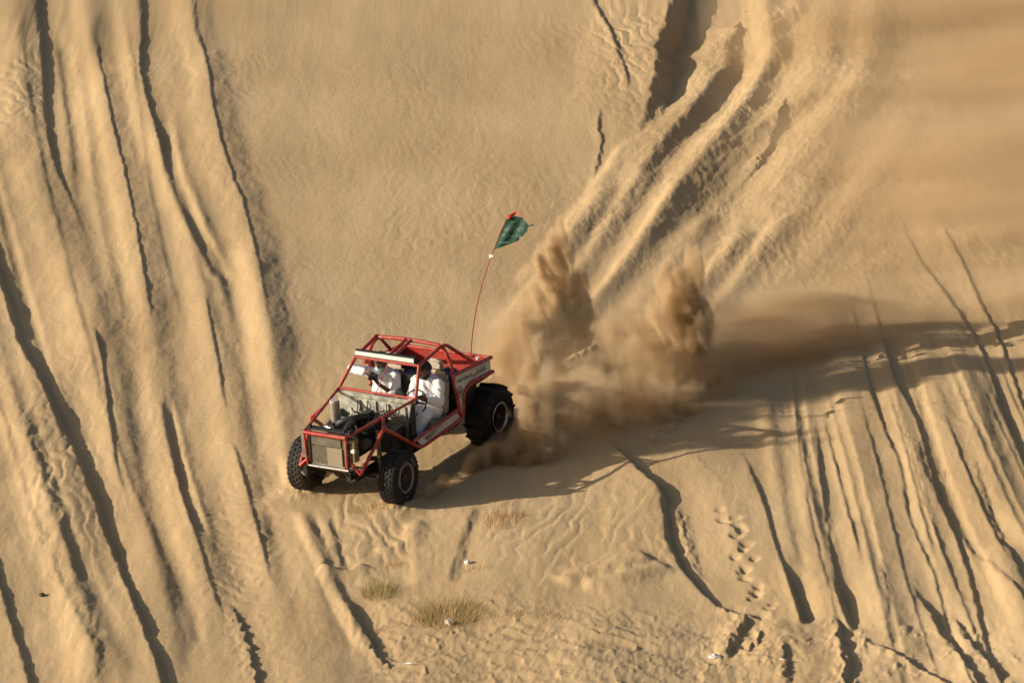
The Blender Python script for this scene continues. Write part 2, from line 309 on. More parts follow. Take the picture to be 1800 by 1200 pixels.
# wind ripples in patches
def ripples(mask, kx, ky, amp, seed, wob=1.2):
    global H
    ph = gx32 * kx + gy32 * ky + wob * fbm(gx32 / .5, gy32 / .9, 3, seed)
    w = np.sin(ph * 2 * np.pi); H += mask * amp * (w + .35 * np.sin(ph * 4 * np.pi + .8)) * (.6 + .8 * np.clip(fbm(gx32 / .8, gy32 / 1.6, 2, seed + 5) + .3, 0, 1))
ripples(blob(1010, 930, 160, 90, 1.6), 3.6, -1.3, .0042, 31)
ripples(blob(660, 930, 90, 90, 1.6), 4.2, 1.4, .0055, 33)
ripples(blob(25, 110, 60, 110, 1.6), 3.0, 1.5, .007, 35)
ripples(blob(120, 820, 90, 160, 1.6), 4.4, 1.0, .005, 37)
ripples(blob(430, 960, 70, 130, 1.6), 1.5, 3.0, .005, 39, 1.6)
ripples(blob(1100, 60, 50, 120, 1.6), 4.2, .9, .007, 41)
ripples(blob(790, 380, 200, 140, 1.6), 2.4, -.7, .0018, 43)
ripples(.6 * blob(340, 820, 220, 330, 1.4), .8, 6.0, .003, 45)
# drifts and scarps near the shrubs
stroke([(560, 995), (610, 998), (640, 985)], [(-.3, .0), (-.05, .05), (0, .05), (.1, -.03), (.4, 0)], rag=.02)
stroke([(655, 962), (690, 958), (716, 945), (722, 915)], ridge(.03, .3, .15), rag=.03)
stroke([(732, 905), (733, 960), (734, 1030)], ridge(.03, .2, .35), rag=.01)
stroke([(830, 890), (812, 940), (800, 985), (785, 1030)], [(-.5, 0), (-.1, .025), (0, .03), (.12, -.01), (.5, 0)], rag=.05, soft=.02)
stroke([(1150, 985), (1090, 1000), (1030, 1012), (980, 1030)], ridge(.07, .4, .3), rag=.04)
stroke([(1180, 1000), (1100, 1022), (1020, 1035)], ridge(.06, .4, .3), rag=.04)
stroke([(1312, 1080), (1300, 1100), (1282, 1130), (1268, 1160)], cut(.085, .3, .4), t0=.2, t1=.3, rag=.12, ragl=.14)
stroke([(1262, 1070), (1300, 1082), (1340, 1092)], cut(.06, .2, .3), t0=.2, t1=.3, rag=.1, ragl=.12)
stroke([(1345, 1108), (1325, 1128), (1310, 1150)], cut(.05, .2, .3), t0=.2, t1=.3, rag=.1, ragl=.12)
stroke([(1370, 1130), (1380, 1160), (1378, 1210)], cut(.05, .2, .3), t0=.2, t1=.3, rag=.1, ragl=.12)
# footprints
def dent(px, py, rx, ry, dep, rot=0.3):
    g = ground_at(px, py); m = (np.abs(GX - g[0]) < .7) & (np.abs(GY - g[1]) < .9)
    x = GX[m] - g[0]; y = GY[m] - g[1]; c, s = math.cos(rot), math.sin(rot)
    u = c * x + s * y; u = np.where(u > 0, u / 2.6, u)          # the print's right side slumps gently
    q = np.sqrt((u / rx) ** 2 + ((-s * x + c * y) / ry) ** 2)
    q = q + .30 * fbm((x + g[0]) / .16, (y + g[1]) / .2, 2, 77)
    H[m] += -dep * (1 - sstep(.25, 1.2, q))
_rf = random.Random(4)
for i in range(20):
    t = i / 19; a = 1272 + 75 * t + _rf.uniform(-16, 16); b = 905 + 180 * t + _rf.uniform(-5, 5)
    dent(a, b, _rf.uniform(.035, .06), _rf.uniform(.08, .14), _rf.uniform(.022, .042), _rf.uniform(.2, .9))
# sand banked round the wheels
_b = np.stack([GX, GY, _pz], -1) @ RB; bx_, by_ = _b[..., 0].astype(np.float32), _b[..., 1].astype(np.float32); del _b
crumb = .5 + .9 * fbm(gx32 / .12, gy32 / .16, 3, 61)
for wx, w0, w1, hw, dep in ((.76, .15, 2.4, .15, .06), (-.76, .15, 2.4, .15, .05), (.70, 2.6, 7.5, .22, .13), (-.70, 2.6, 7.5, .22, .13)):
    bend = .10 * np.maximum(by_ - 2.6, 0) ** 1.3
    e = np.abs(bx_ - wx - bend); al = sstep(w0 - .3, w0 + .1, by_) * (1 - sstep(w1 - .8, w1, by_))
    H += al * (-dep * (1 - sstep(.6 * hw, 1.25 * hw, e)) + .5 * dep * np.exp(-((e - 1.5 * hw) / (.45 * hw)) ** 2) * crumb)
for wx, wy in ((.76, 0), (-.76, 0)):                        # pushed-up sand hugging the front tyres
    e = ((bx_ - wx) / .26) ** 2 + ((by_ - wy + .10) / .34) ** 2
    H += (.085 * np.exp(-e) * (.6 + .6 * crumb)).astype(np.float32)
# grain-scale unevenness everywhere
H += .0042 * fbm(gx32 / .16, gy32 / .28, 3, 51) * (1 - .4 * smooth_face) + .0016 * fbm(gx32 / .05, gy32 / .11, 2, 55)
wr_ = gx32 * 5.5 + gy32 * .9 + 1.4 * fbm(gx32 / .7, gy32 / 1.2, 3, 57)
H += .0014 * np.sin(wr_ * 2 * np.pi) * np.clip(.2 + 1.6 * fbm(gx32 / 1.6, gy32 / 3.0, 2, 58), 0, 1)
ZS = base_z(GX, GY) + H * np.exp(-(np.maximum(np.maximum(GX - 14, -8.5 - GX), 0) / 15) ** 2)
def z_at(x, y):
    i = int(np.clip(np.searchsorted(XS, x), 1, NXg - 1)); j = int(np.clip(np.searchsorted(YS, y), 1, NYg - 1))
    fx = (x - XS[i - 1]) / (XS[i] - XS[i - 1]); fy = (y - YS[j - 1]) / (YS[j] - YS[j - 1])
    return float((ZS[j - 1, i - 1] * (1 - fx) + ZS[j - 1, i] * fx) * (1 - fy) + (ZS[j, i - 1] * (1 - fx) + ZS[j, i] * fx) * fy)
def on_sand(px, py):
    r = ray(px, py); t = 60.0
    for _ in range(80):
        p = CAM + r * t; t += (p[2] - z_at(p[0], p[1])) / .45 * .6
    p = CAM + r * t; return Vector((p[0], p[1], z_at(p[0], p[1])))

me = bpy.data.meshes.new('dune')
me.vertices.add(NXg * NYg); me.vertices.foreach_set('co', np.stack([GX, GY, ZS], -1).astype(np.float32).ravel())
ii = (np.arange(NYg - 1)[:, None] * NXg + np.arange(NXg - 1)[None, :]).ravel()
quads = np.stack([ii, ii + 1, ii + 1 + NXg, ii + NXg], 1).astype(np.int32)
me.loops.add(quads.size); me.loops.foreach_set('vertex_index', quads.ravel())
me.polygons.add(len(quads)); me.polygons.foreach_set('loop_start', np.arange(0, quads.size, 4, dtype=np.int32))
me.polygons.foreach_set('use_smooth', np.ones(len(quads), bool)); me.update(calc_edges=True)
dune = bpy.data.objects.new('dune', me); C.objects.link(dune)
dune['kind'] = 'structure'; dune['label'] = 'steep ochre sand dune face scored by tyre tracks'; dune['category'] = 'dune'

sand = bpy.data.materials.new('sand'); sand.use_nodes = True
nt = sand.node_tree; P = nt.nodes['Principled BSDF']; P.inputs['Roughness'].default_value = .95; P.inputs['Specular IOR Level'].default_value = .15
tc = nt.nodes.new('ShaderNodeTexCoord')
def tex(scale, detail, vec=None, rough=.5):
    n = nt.nodes.new('ShaderNodeTexNoise'); n.inputs['Scale'].default_value = scale; n.inputs['Detail'].default_value = detail; n.inputs['Roughness'].default_value = rough
    nt.links.new(vec if vec else tc.outputs['Object'], n.inputs['Vector']); return n
mp = nt.nodes.new('ShaderNodeMapping'); mp.inputs['Scale'].default_value = (1.0, .35, .6); nt.links.new(tc.outputs['Object'], mp.inputs['Vector'])
n1 = tex(.55, 5, mp.outputs[0], .55)
r1 = nt.nodes.new('ShaderNodeValToRGB'); e = r1.color_ramp.elements
e[0].position = .3; e[0].color = (.405, .281, .151, 1); e[1].position = .72; e[1].color = (.510, .370, .212, 1)
nt.links.new(n1.outputs['Fac'], r1.inputs[0])
n2 = tex(60, 4, None, .7)
mx = nt.nodes.new('ShaderNodeMix'); mx.data_type = 'RGBA'; mx.blend_type = 'MULTIPLY'; mx.inputs['Factor'].default_value = .35
r2 = nt.nodes.new('ShaderNodeValToRGB'); r2.color_ramp.elements[0].position = .3; r2.color_ramp.elements[0].color = (.62, .6, .58, 1); r2.color_ramp.elements[1].position = .6
nt.links.new(n2.outputs['Fac'], r2.inputs[0]); nt.links.new(r1.outputs[0], mx.inputs['A']); nt.links.new(r2.outputs[0], mx.inputs['B'])
nt.links.new(mx.outputs['Result'], P.inputs['Base Color'])
mp2 = nt.nodes.new('ShaderNodeMapping'); mp2.inputs['Scale'].default_value = (1.0, .5, .6); nt.links.new(tc.outputs['Object'], mp2.inputs['Vector'])
n3 = tex(26, 6, mp2.outputs[0], .75)
bp = nt.nodes.new('ShaderNodeBump'); bp.inputs['Strength'].default_value = .36; bp.inputs['Distance'].default_value = .02
nt.links.new(n3.outputs['Fac'], bp.inputs['Height']); nt.links.new(bp.outputs[0], P.inputs['Normal'])
me.materials.append(sand)
# ------------------------------------------------------------------ helpers: meshes
class MB:
    """collects shapes into one mesh"""
    def __init__(self): self.v = []; self.f = []
    def add(self, v, f):
        o = len(self.v); self.v += [tuple(p) for p in v]; self.f += [tuple(i + o for i in q) for q in f]; return self
    def box(self, c, s, rot=None):
        c = Vector(c); hx, hy, hz = (k / 2 for k in s)
        p = [Vector((x, y, z)) for x in (-hx, hx) for y in (-hy, hy) for z in (-hz, hz)]
        if rot is not None: p = [rot @ q for q in p]
        return self.add([c + q for q in p], [(0, 1, 3, 2), (4, 6, 7, 5), (0, 4, 5, 1), (2, 3, 7, 6), (0, 2, 6, 4), (1, 5, 7, 3)])
    def tube(self, pts, r, n=10, bend=0.0, cap=True, r1=None):
        P = [Vector(p) for p in pts]
        if bend and len(P) > 2:
            Q = [P[0]]
            for i in range(1, len(P) - 1):
                a, b, c = P[i - 1], P[i], P[i + 1]; da = (a - b); dc = (c - b)
                k = min(bend, da.length * .45, dc.length * .45); s = b + da.normalized() * k; e = b + dc.normalized() * k
                for j in range(6):
                    t = j / 5; Q.append(s * (1 - t) ** 2 + b * 2 * t * (1 - t) + e * t * t)
            Q.append(P[-1]); P = Q
        d0 = (P[1] - P[0]).normalized(); up = Vector((0, 0, 1)) if abs(d0.z) < .9 else Vector((1, 0, 0))
        nrm = d0.cross(up).normalized(); V = []; prev = d0
        for i, p in enumerate(P):
            d = (P[min(i + 1, len(P) - 1)] - P[max(i - 1, 0)]).normalized()
            nrm = (nrm - d * nrm.dot(d)).normalized(); b = d.cross(nrm)
            rr = r if r1 is None else r + (r1 - r) * i / (len(P) - 1)
            for k in range(n):
                a = 2 * math.pi * k / n; V.append(p + (nrm * math.cos(a) + b * math.sin(a)) * rr)
        F = [(i * n + k, i * n + (k + 1) % n, (i + 1) * n + (k + 1) % n, (i + 1) * n + k) for i in range(len(P) - 1) for k in range(n)]
        if cap: F += [tuple(range(n))[::-1], tuple((len(P) - 1) * n + k for k in range(n))]
        return self.add(V, F)
    def lathe(self, prof, c, ax='x', n=40, sign=1, closed=False):
        """prof: [(along the axis, radius)]"""
        c = Vector(c); V = []
        for a, r in prof:
            for k in range(n):
                t = 2 * math.pi * k / n; y, z = r * math.cos(t), r * math.sin(t)
                q = {'x': (a * sign, y, z), 'y': (y, a * sign, z), 'z': (y, z, a * sign)}[ax]; V.append(c + Vector(q))
        m = len(prof); F = [(i * n + k, i * n + (k + 1) % n, ((i + 1) % m) * n + (k + 1) % n, ((i + 1) % m) * n + k) for i in range(m if closed else m - 1) for k in range(n)]
        return self.add(V, F)
    def prism(self, poly, d, at, ax='x'):
        """poly [(y, z)] extruded from x=at to x=at+d (or the matching axes)"""
        n = len(poly); V = []
        for a in (at, at + d):
            for p, q in poly: V.append({'x': (a, p, q), 'y': (p, a, q), 'z': (p, q, a)}[ax])
        F = [tuple(range(n))[::-1], tuple(range(n, 2 * n))] + [(i, (i + 1) % n, n + (i + 1) % n, n + i) for i in range(n)]
        return self.add(V, F)
    def ball(self, c, r, n=12, m=8):
        c = Vector(c); r = Vector(r) if not isinstance(r, (int, float)) else Vector((r, r, r)); V = []
        for i in range(m + 1):
            t = math.pi * i / m
            for k in range(n): a = 2 * math.pi * k / n; V.append(c + Vector((r.x * math.sin(t) * math.cos(a), r.y * math.sin(t) * math.sin(a), r.z * math.cos(t))))
        return self.add(V, [(i * n + k, (i + 1) * n + k, (i + 1) * n + (k + 1) % n, i * n + (k + 1) % n) for i in range(m) for k in range(n)])
    def capsule(self, a, b, ra, rb, n=12):
        a, b = Vector(a), Vector(b); L = (b - a); P = []; m = 4; d = L.normalized() if L.length > 1e-6 else Vector((0, 0, 1))
        up = Vector((0, 0, 1)) if abs(d.z) < .9 else Vector((1, 0, 0)); u = d.cross(up).normalized(); w = d.cross(u); rings = []
        for i in range(m + 1): t = math.pi / 2 * (1 - i / m); rings.append((a - d * ra * math.sin(t), max(ra * math.cos(t), 1e-4)))
        for i in range(m + 1): t = math.pi / 2 * (i / m); rings.append((b + d * rb * math.sin(t), max(rb * math.cos(t), 1e-4)))
        V = [p + (u * math.cos(2 * math.pi * k / n) + w * math.sin(2 * math.pi * k / n)) * r for p, r in rings for k in range(n)]
        return self.add(V, [(i * n + k, i * n + (k + 1) % n, (i + 1) * n + (k + 1) % n, (i + 1) * n + k) for i in range(len(rings) - 1) for k in range(n)])
    def build(self, name, m, parent=None, smooth=True, bevel=0.0, weld=True, angle=40):
        me = bpy.data.meshes.new(name); me.from_pydata(self.v, [], self.f)
        bm = bmesh.new(); bm.from_mesh(me)
        if weld: bmesh.ops.remove_doubles(bm, verts=bm.verts, dist=1e-5)
        bmesh.ops.recalc_face_normals(bm, faces=bm.faces)
        if bevel: bmesh.ops.bevel(bm, geom=[e for e in bm.edges if len(e.link_faces) == 2 and e.calc_face_angle(0) > .5], offset=bevel, segments=2, affect='EDGES', clamp_overlap=True)
        bm.to_mesh(me); bm.free()
        if smooth:
            me.polygons.foreach_set('use_smooth', [True] * len(me.polygons)); me.set_sharp_from_angle(angle=math.radians(angle))
        me.materials.append(m); o = bpy.data.objects.new(name, me); C.objects.link(o)
        if parent: o.parent = parent
        return o
def empty(name, label, cat, mw=None, group=None):
    o = bpy.data.objects.new(name, None); C.objects.link(o); o['label'] = label; o['category'] = cat; o.empty_display_size = .1
    if mw is not None: o.matrix_world = mw
    if group: o['group'] = group
    return o
def tag(o, label, cat, group=None):
    o['label'] = label; o['category'] = cat
    if group: o['group'] = group
    return o
def smooth_mesh(o, voxel, it=4, fac=.5):
    """melts the overlapping shapes of a mesh into one continuous skin"""
    a = o.modifiers.new('r', 'REMESH'); a.mode = 'VOXEL'; a.voxel_size = voxel; a.use_smooth_shade = True
    b = o.modifiers.new('s', 'SMOOTH'); b.iterations = it; b.factor = fac
    dg = bpy.context.evaluated_depsgraph_get(); dg.update()
    me = bpy.data.meshes.new_from_object(o.evaluated_get(dg)); old = o.data; o.modifiers.clear(); o.data = me; bpy.data.meshes.remove(old)
    me.polygons.foreach_set('use_smooth', [True] * len(me.polygons)); return o
def glyphs(body, size, width=1.0, bold=0.0):
    """outlines of a line of writing as flat triangles: vertices (u, v) and faces, centred"""
    cu = bpy.data.curves.new('w', 'FONT'); cu.body = body; cu.size = size; cu.align_x = 'CENTER'; cu.align_y = 'CENTER'; cu.resolution_u = 2; cu.offset = bold
    o = bpy.data.objects.new('w', cu); C.objects.link(o); dg = bpy.context.evaluated_depsgraph_get(); dg.update()
    me = bpy.data.meshes.new_from_object(o.evaluated_get(dg)); v = [(p.co.x * width, p.co.y) for p in me.vertices]; f = [tuple(p.vertices) for p in me.polygons]
    bpy.data.objects.remove(o); bpy.data.curves.remove(cu); bpy.data.meshes.remove(me); return v, f
_AR = {'ا': (0xFE8D, 0xFE8E, 0, 0), 'أ': (0xFE83, 0xFE84, 0, 0), 'إ': (0xFE87, 0xFE88, 0, 0), 'ب': (0xFE8F, 0xFE90, 0xFE91, 0xFE92), 'ة': (0xFE93, 0xFE94, 0, 0), 'ت': (0xFE95, 0xFE96, 0xFE97, 0xFE98),
       'ح': (0xFEA1, 0xFEA2, 0xFEA3, 0xFEA4), 'خ': (0xFEA5, 0xFEA6, 0xFEA7, 0xFEA8), 'د': (0xFEA9, 0xFEAA, 0, 0), 'ر': (0xFEAD, 0xFEAE, 0, 0), 'س': (0xFEB1, 0xFEB2, 0xFEB3, 0xFEB4),
       'ط': (0xFEC1, 0xFEC2, 0xFEC3, 0xFEC4), 'ف': (0xFED1, 0xFED2, 0xFED3, 0xFED4), 'ل': (0xFEDD, 0xFEDE, 0xFEDF, 0xFEE0), 'م': (0xFEE1, 0xFEE2, 0xFEE3, 0xFEE4), 'ن': (0xFEE5, 0xFEE6, 0xFEE7, 0xFEE8),
       'ه': (0xFEE9, 0xFEEA, 0xFEEB, 0xFEEC), 'و': (0xFEED, 0xFEEE, 0, 0), 'ي': (0xFEF1, 0xFEF2, 0xFEF3, 0xFEF4)}
def arabic(t):
    """joined letter forms in drawing order (right to left)"""
    out = []
    for w in t.split(' '):
        r = ''
        for i, c in enumerate(w):
            pj = i > 0 and _AR[w[i - 1]][2] != 0; nj = i < len(w) - 1 and _AR[c][2] != 0
            f = _AR[c]; r += chr(f[3] if pj and nj else f[1] if pj else f[2] if nj else f[0])
        out.append(r[::-1])
    return ' '.join(out[::-1])

# ------------------------------------------------------------------ materials of the buggy
M = {}
M['red'] = mat('red_paint', (.40, .014, .013), .38, var=.0, scale=9, col2=(.27, .011, .010), coat=.1, dusty=.55)
M['redpanel'] = mat('red_sheet', (.38, .015, .012), .5, scale=5, col2=(.27, .012, .010), dusty=.3)
M['white'] = mat('white_panel', (.62, .60, .56), .55, scale=6, col2=(.5, .47, .42), dusty=.35)
M['rubber'] = mat('rubber', (.014, .0145, .017), .75, scale=14, col2=(.008, .008, .0095), bump=.3, bscale=80, dusty=.08, spec=.25)
M['litrubber'] = mat('lit_dusty_rubber', (.045, .044, .042), .85, scale=10, col2=(.012, .0125, .014), bump=.3, bscale=80, dusty=.2, spec=.3)  # rubber for the sunlit tyre: sunlight painted in as lighter colour, plus dust film
M['black'] = mat('black_metal', (.025, .024, .023), .55, scale=12, col2=(.012, .012, .012))
M['greasy'] = mat('greasy_metal', (.06, .052, .04), .5, metal=.4, scale=20, col2=(.012, .011, .01))
M['alu'] = mat('dull_aluminium', (.36, .34, .30), .45, metal=.6, scale=8, col2=(.2, .185, .16), bump=.3, bscale=18)
M['tin'] = mat('scuffed_sheet_metal', (.60, .59, .52), .4, metal=.25, scale=9, col2=(.26, .265, .23), bump=.8, bscale=10)
M['steel'] = mat('bright_steel', (.6, .59, .56), .3, metal=.9, scale=20, col2=(.35, .33, .3))
M['rust'] = mat('rusty_hub', (.075, .04, .026), .8, scale=30, col2=(.03, .02, .016))
M['core'] = mat('radiator_core', (.145, .125, .09), .6, metal=.3, scale=40, col2=(.09, .075, .056))
M['tank'] = mat('tan_plate', (.27, .235, .17), .6, metal=.1, scale=10, col2=(.24, .2, .145))
M['canister'] = mat('grey_canister', (.40, .355, .31), .6, scale=20, col2=(.33, .29, .25))
M['seat'] = mat('beige_upholstery', (.47, .40, .31), .8, scale=10, col2=(.38, .32, .25), bump=.2, bscale=60)
M['hose'] = mat('hose_rubber', (.02, .02, .02), .6, scale=30)
M['brass'] = mat('dusty_brass', (.30, .24, .14), .5, metal=.5, scale=30, col2=(.12, .09, .05))
M['lens'] = mat('lamp_lens', (.80, .82, .80), .2, scale=60, col2=(.6, .62, .6))
M['ink'] = mat('black_ink', (.018, .017, .016), .6, scale=30)
M['badge'] = mat('red_ink', (.5, .03, .05), .6, scale=30)
M['mirror'] = mat('mirror_glass', (.75, .76, .74), .08, metal=1.0, scale=3, var=.05)
M['letter'] = mat('white_rubber', (.55, .54, .5), .7, scale=60, col2=(.3, .29, .27))

# ------------------------------------------------------------------ the buggy: x to its left, y to its back, z up, origin on the sand between the front tyres
MWB = Matrix(((RB[0, 0], RB[0, 1], RB[0, 2], 0), (RB[1, 0], RB[1, 1], RB[1, 2], 0), (RB[2, 0], RB[2, 1], RB[2, 2], 0), (0, 0, 0, 1)))
buggy = empty('dune_buggy', 'red tube-framed dune buggy with open engine racing down the dune', 'buggy', MWB)
def T(name, pts, r=.026, m='red', bend=.0, parent=None, n=10):
    return MB().tube(pts, r, n, bend).build(name, M[m], parent or buggy)
def mir(p): return (-p[0], p[1], p[2])
# roll cage
T('roll_hoop', [(.73, 1.78, .68), (.69, 1.68, 1.50), (.56, 1.71, 1.735), (0, 1.72, 1.755), (-.56, 1.71, 1.735), (-.69, 1.68, 1.50), (-.73, 1.78, .68)], .029, bend=.14)
for s in (1, -1):
    f = (lambda p: p) if s > 0 else mir
    T('roof_tube', [f((.53, 1.10, 1.64)), f((.55, 1.69, 1.74))])
    T('rear_brace', [f((.56, 1.69, 1.745)), f((.58, 1.78, 1.725)), f((.69, 2.28, 1.315))], bend=.08)
    T('windshield_post', [f((.64, .78, 1.26)), f((.53, 1.10, 1.64))], .025)
    T('hood_tube', [f((.345, -.63, 1.14)), f((.645, .79, 1.265))], .022)
    T('sill_tube', [f((.72, .52, .73)), f((.73, 1.70, .785))], .028)
    T('lower_frame_tube', [f((.60, -.03, 1.10)), f((.71, .70, .565)), f((.735, 1.84, .62)), f((.745, 1.88, 1.00)), f((.75, 2.08, 1.075)), f((.75, 2.70, 1.03))], .030, bend=.12)
    T('shoulder_tube', [f((.60, -.03, 1.10)), f((.50, .10, 1.205))], .028)
    T('bumper_tube', [f((.60, -.03, 1.10)), f((.50, -.56, .585))], .026)
    T('bumper_brace', [f((.50, -.56, .585)), f((.20, -.52, .87))], .024)
    T('radiator_post', [f((.345, -.63, 1.14)), f((.33, -.62, .64))], .017)
    T('bed_rail', [f((.745, 1.62, 1.335)), f((.75, 2.68, 1.255))], .028)
T('windshield_bar', [(-.53, 1.10, 1.64), (.53, 1.10, 1.64)], .024)
T('windshield_bar', [(-.64, .785, 1.265), (.64, .785, 1.265)], .02)
for x in (-.055, .03): T('roof_tube', [(x, 1.10, 1.65), (x, 1.72, 1.755)], .026)
T('radiator_crossbar', [(-.35, -.635, 1.135), (.35, -.635, 1.135)], .03)
T('tail_rail', [(-.75, 2.66, 1.255), (.75, 2.66, 1.255)], .024)
T('tail_rail', [(-.75, 2.66, 1.035), (.75, 2.66, 1.035)], .024)
T('windshield_strut', [(.03, 1.08, 1.64), (-.02, .79, 1.27)], .007)
MB().box((-.39, -.6, .95), (.05, .02, .42)).build('grey_strap', M['alu'], buggy)
# light bar on the roof
MB().box((-.02, 1.0665, 1.715), (.985, .005, .062)).build('reflector', M['alu'], buggy, smooth=False)
lb = MB().box((-.02, 1.10, 1.715), (1.0, .07, .085)).build('light_bar', M['black'], buggy, bevel=.008)
for i in range(24):
    x = -.49 + i * (.94 / 23); MB().box((x, 1.062, 1.715), (.0405, .008, .060)).build('lens', M['lens'], lb, bevel=.0012)
for x in (-.5, .47): MB().box((x, 1.11, 1.68), (.03, .05, .05)).build('bracket', M['black'], lb)
# side panels with their writing
side_poly = [(1.715, 1.315), (2.66, 1.24), (2.66, 1.055), (2.09, 1.10), (1.93, 1.05), (1.875, .98), (1.835, .66), (1.775, .68), (1.70, 1.2)]
for s in (1, -1):
    sp = MB().prism(side_poly, .012 * s, .728 * s).build('side_panel', M['white'], buggy, smooth=False)
    sl = MB().prism([(.60, .715), (1.69, .765), (1.80, .635), (.74, .585)], .012 * s, .712 * s).build('sill_panel', M['white'], buggy, smooth=False)
    if s > 0:
        v, f = glyphs(arabic('الدنيا ماتبي وا خطفها طامه'), .13, 1.0, .0035)
        u0, u1 = min(p[0] for p in v), max(p[0] for p in v); k = .78 / (u1 - u0)
        d = Vector((.82, -.075)).normalized()
        MB().add([(.7425, 2.12 + (p[0] - (u0 + u1) / 2) * k, 1.185 - .082 * (p[0] - (u0 + u1) / 2) * k + p[1] * k * 1.35) for p in v], f).build('lettering', M['ink'], sp, smooth=False, weld=False)
        # round emblem: black ring, red heart, strokes round it
        em = MB().lathe([(.7425, .086), (.7425, .074)], (0, 1.785, 1.03), n=36).build('emblem', M['ink'], sp, smooth=False)
        MB().lathe([(.743, .0005), (.743, .034)], (0, 1.785, 1.03), n=20).build('emblem_heart', M['badge'], sp, smooth=False)
        for a in range(12):
            t = a * math.pi / 6; c, q = math.cos(t), math.sin(t)
            if a in (3, 9): continue
            MB().add([(.7427, 1.785 + (r * c - w * q), 1.03 + (r * q + w * c)) for r, w in ((.043, -.009), (.066, -.006), (.066, .006), (.043, .009))], [(0, 1, 2, 3)]).build('emblem_stroke', M['ink'], sp, smooth=False)
        for (y0, z0, y1, z1, w) in ((.80, .672, 1.36, .722, .012), (.83, .647, 1.24, .690, .011), (.87, .622, 1.14, .660, .010)):
            MB().add([(.7262, y0, z0 - w), (.7262, y1, z1 - .001), (.7262, y1, z1 + .001), (.7262, y0 + .01, z0 + w)], [(0, 1, 2, 3)]).build('stripe', M['ink'], sl, smooth=False)
# bed
MB().box((0, 2.16, .985), (1.44, .98, .02)).build('bed_floor', M['black'], buggy, smooth=False)
MB().prism([(-.73, 1.0), (.73, 1.0), (.73, 1.24), (-.73, 1.24)], .014, 2.63, 'y').build('tailgate', M['redpanel'], buggy, smooth=False)
for s in (1, -1): MB().prism([(1.72, 1.0), (2.62, 1.0), (2.62, 1.24), (1.72, 1.31)], .01 * s, .712 * s).build('bed_liner', M['redpanel'], buggy, smooth=False)
MB().prism([(-.70, .62), (.70, .62), (.70, 1.0), (-.70, 1.0)], .014, 1.80, 'y').build('bulkhead', M['black'], buggy, smooth=False)
MB().lathe([(0, .0005), (0, .028), (.03, .028), (.03, .0005)], (.62, 2.52, 1.26), 'z', 16).build('tail_lamp', M['lens'], buggy)
# floor and chassis
MB().box((0, 1.15, .54), (1.38, 1.3, .02)).build('floor_pan', M['black'], buggy, smooth=False)
for s in (1, -1): MB().box((.38 * s, 1.1, .50), (.07, 3.4, .11)).build('chassis_rail', M['greasy'], buggy, bevel=.01)
MB().box((.0, 2.2, .62), (.5, .6, .35)).build('fuel_tank', M['black'], buggy, bevel=.04)
for s in (1, -1):
    MB().box((.56 * s, 2.15, .80), (.10, .66, .34)).build('inner_fender', M['black'], buggy, bevel=.03)
    T('rear_shock', [(.50 * s, 2.45, .45), (.54 * s, 2.05, .98)], .035, 'brass')
MB().tube([(-.62, 2.6, .40), (.62, 2.6, .40)], .055, 12).ball((0, 2.6, .42), (.16, .17, .16)).build('rear_axle', M['greasy'], buggy)
MB().tube([(-.62, 0, .40), (.62, 0, .40)], .05, 12).ball((-.18, 0, .40), (.14, .15, .15)).build('front_axle', M['greasy'], buggy)
T('tie_rod', [(-.50, -.20, .42), (.50, -.20, .42)], .018, 'greasy')
T('front_bar', [(-.30, -.63, .645), (.36, -.63, .645)], .02, 'steel')
for s in (1, -1):
    MB().box((.36 * s, -.60, .56), (.07, .10, .14)).tube([(.36 * s, -.63, .49), (.45 * s, -.60, .52)], .03, 8).tube([(.33 * s, -.68, .60), (.33 * s, -.52, .60)], .02, 8).build('shackle', M['greasy'], buggy, bevel=.008)
    MB().tube([(.36 * s, -.60, .52), (.37 * s, -.3, .46), (.38 * s, 0, .42), (.38 * s, .45, .46), (.38 * s, .8, .52)], .026, 8).build('leaf_spring', M['greasy'], buggy)
    T('front_shock', [(.46 * s, .02, .42), (.40 * s, .10, 1.0)], .035, 'brass')
MB().tube([(.30, -.05, .62), (.52, .1, .6), (.52, .5, .52), (.5, 1.2, .47)], .035, 10, .1).build('exhaust_pipe', M['rust'], buggy)
# radiator: surround, side tanks, upper core, lower plate
rd = MB().box((0, -.55, .90), (.62, .05, .46)).build('radiator', M['core'], buggy, bevel=.006)
MB().box((-.02, -.582, 1.03), (.50, .012, .15)).build('upper_core', M['core'], rd, bevel=.003)
for i in range(9): MB().box((-.02, -.590, .962 + .017 * i), (.49, .005, .006)).build('fin', M['alu'], rd, smooth=False)
MB().box((-.135, -.585, .80), (.26, .012, .27)).build('lower_plate', M['core'], rd, bevel=.003)
MB().box((.115, -.588, .80), (.25, .014, .28)).build('lower_plate', M['tank'], rd, bevel=.003)
for s in (1, -1): MB().box((.305 * s, -.585, .92), (.035, .03, .46)).build('side_tank', M['alu'], rd, bevel=.006)
MB().box((0, -.585, .665), (.56, .03, .03)).build('bottom_tank', M['alu'], rd, bevel=.006)
MB().box((.39, -.50, .93), (.10, .10, .36)).build('cooler_box', M['brass'], rd, bevel=.01)
MB().box((.42, -.58, .935), (.07, .05, .06)).build('marker_lamp', M['lens'], rd, bevel=.01)
MB().box((.40, -.56, 1.07), (.09, .02, .03)).build('bracket', M['steel'], rd)
MB().box((0, -.50, 1.165), (.74, .10, .035)).build('top_tank', M['black'], rd, bevel=.01)
for x in (-.30, .27, .36): MB().lathe([(0, .0005), (0, .024), (.05, .024), (.05, .0005)], (x, -.53, 1.17), 'z', 12).build('bolt', M['greasy'], rd)
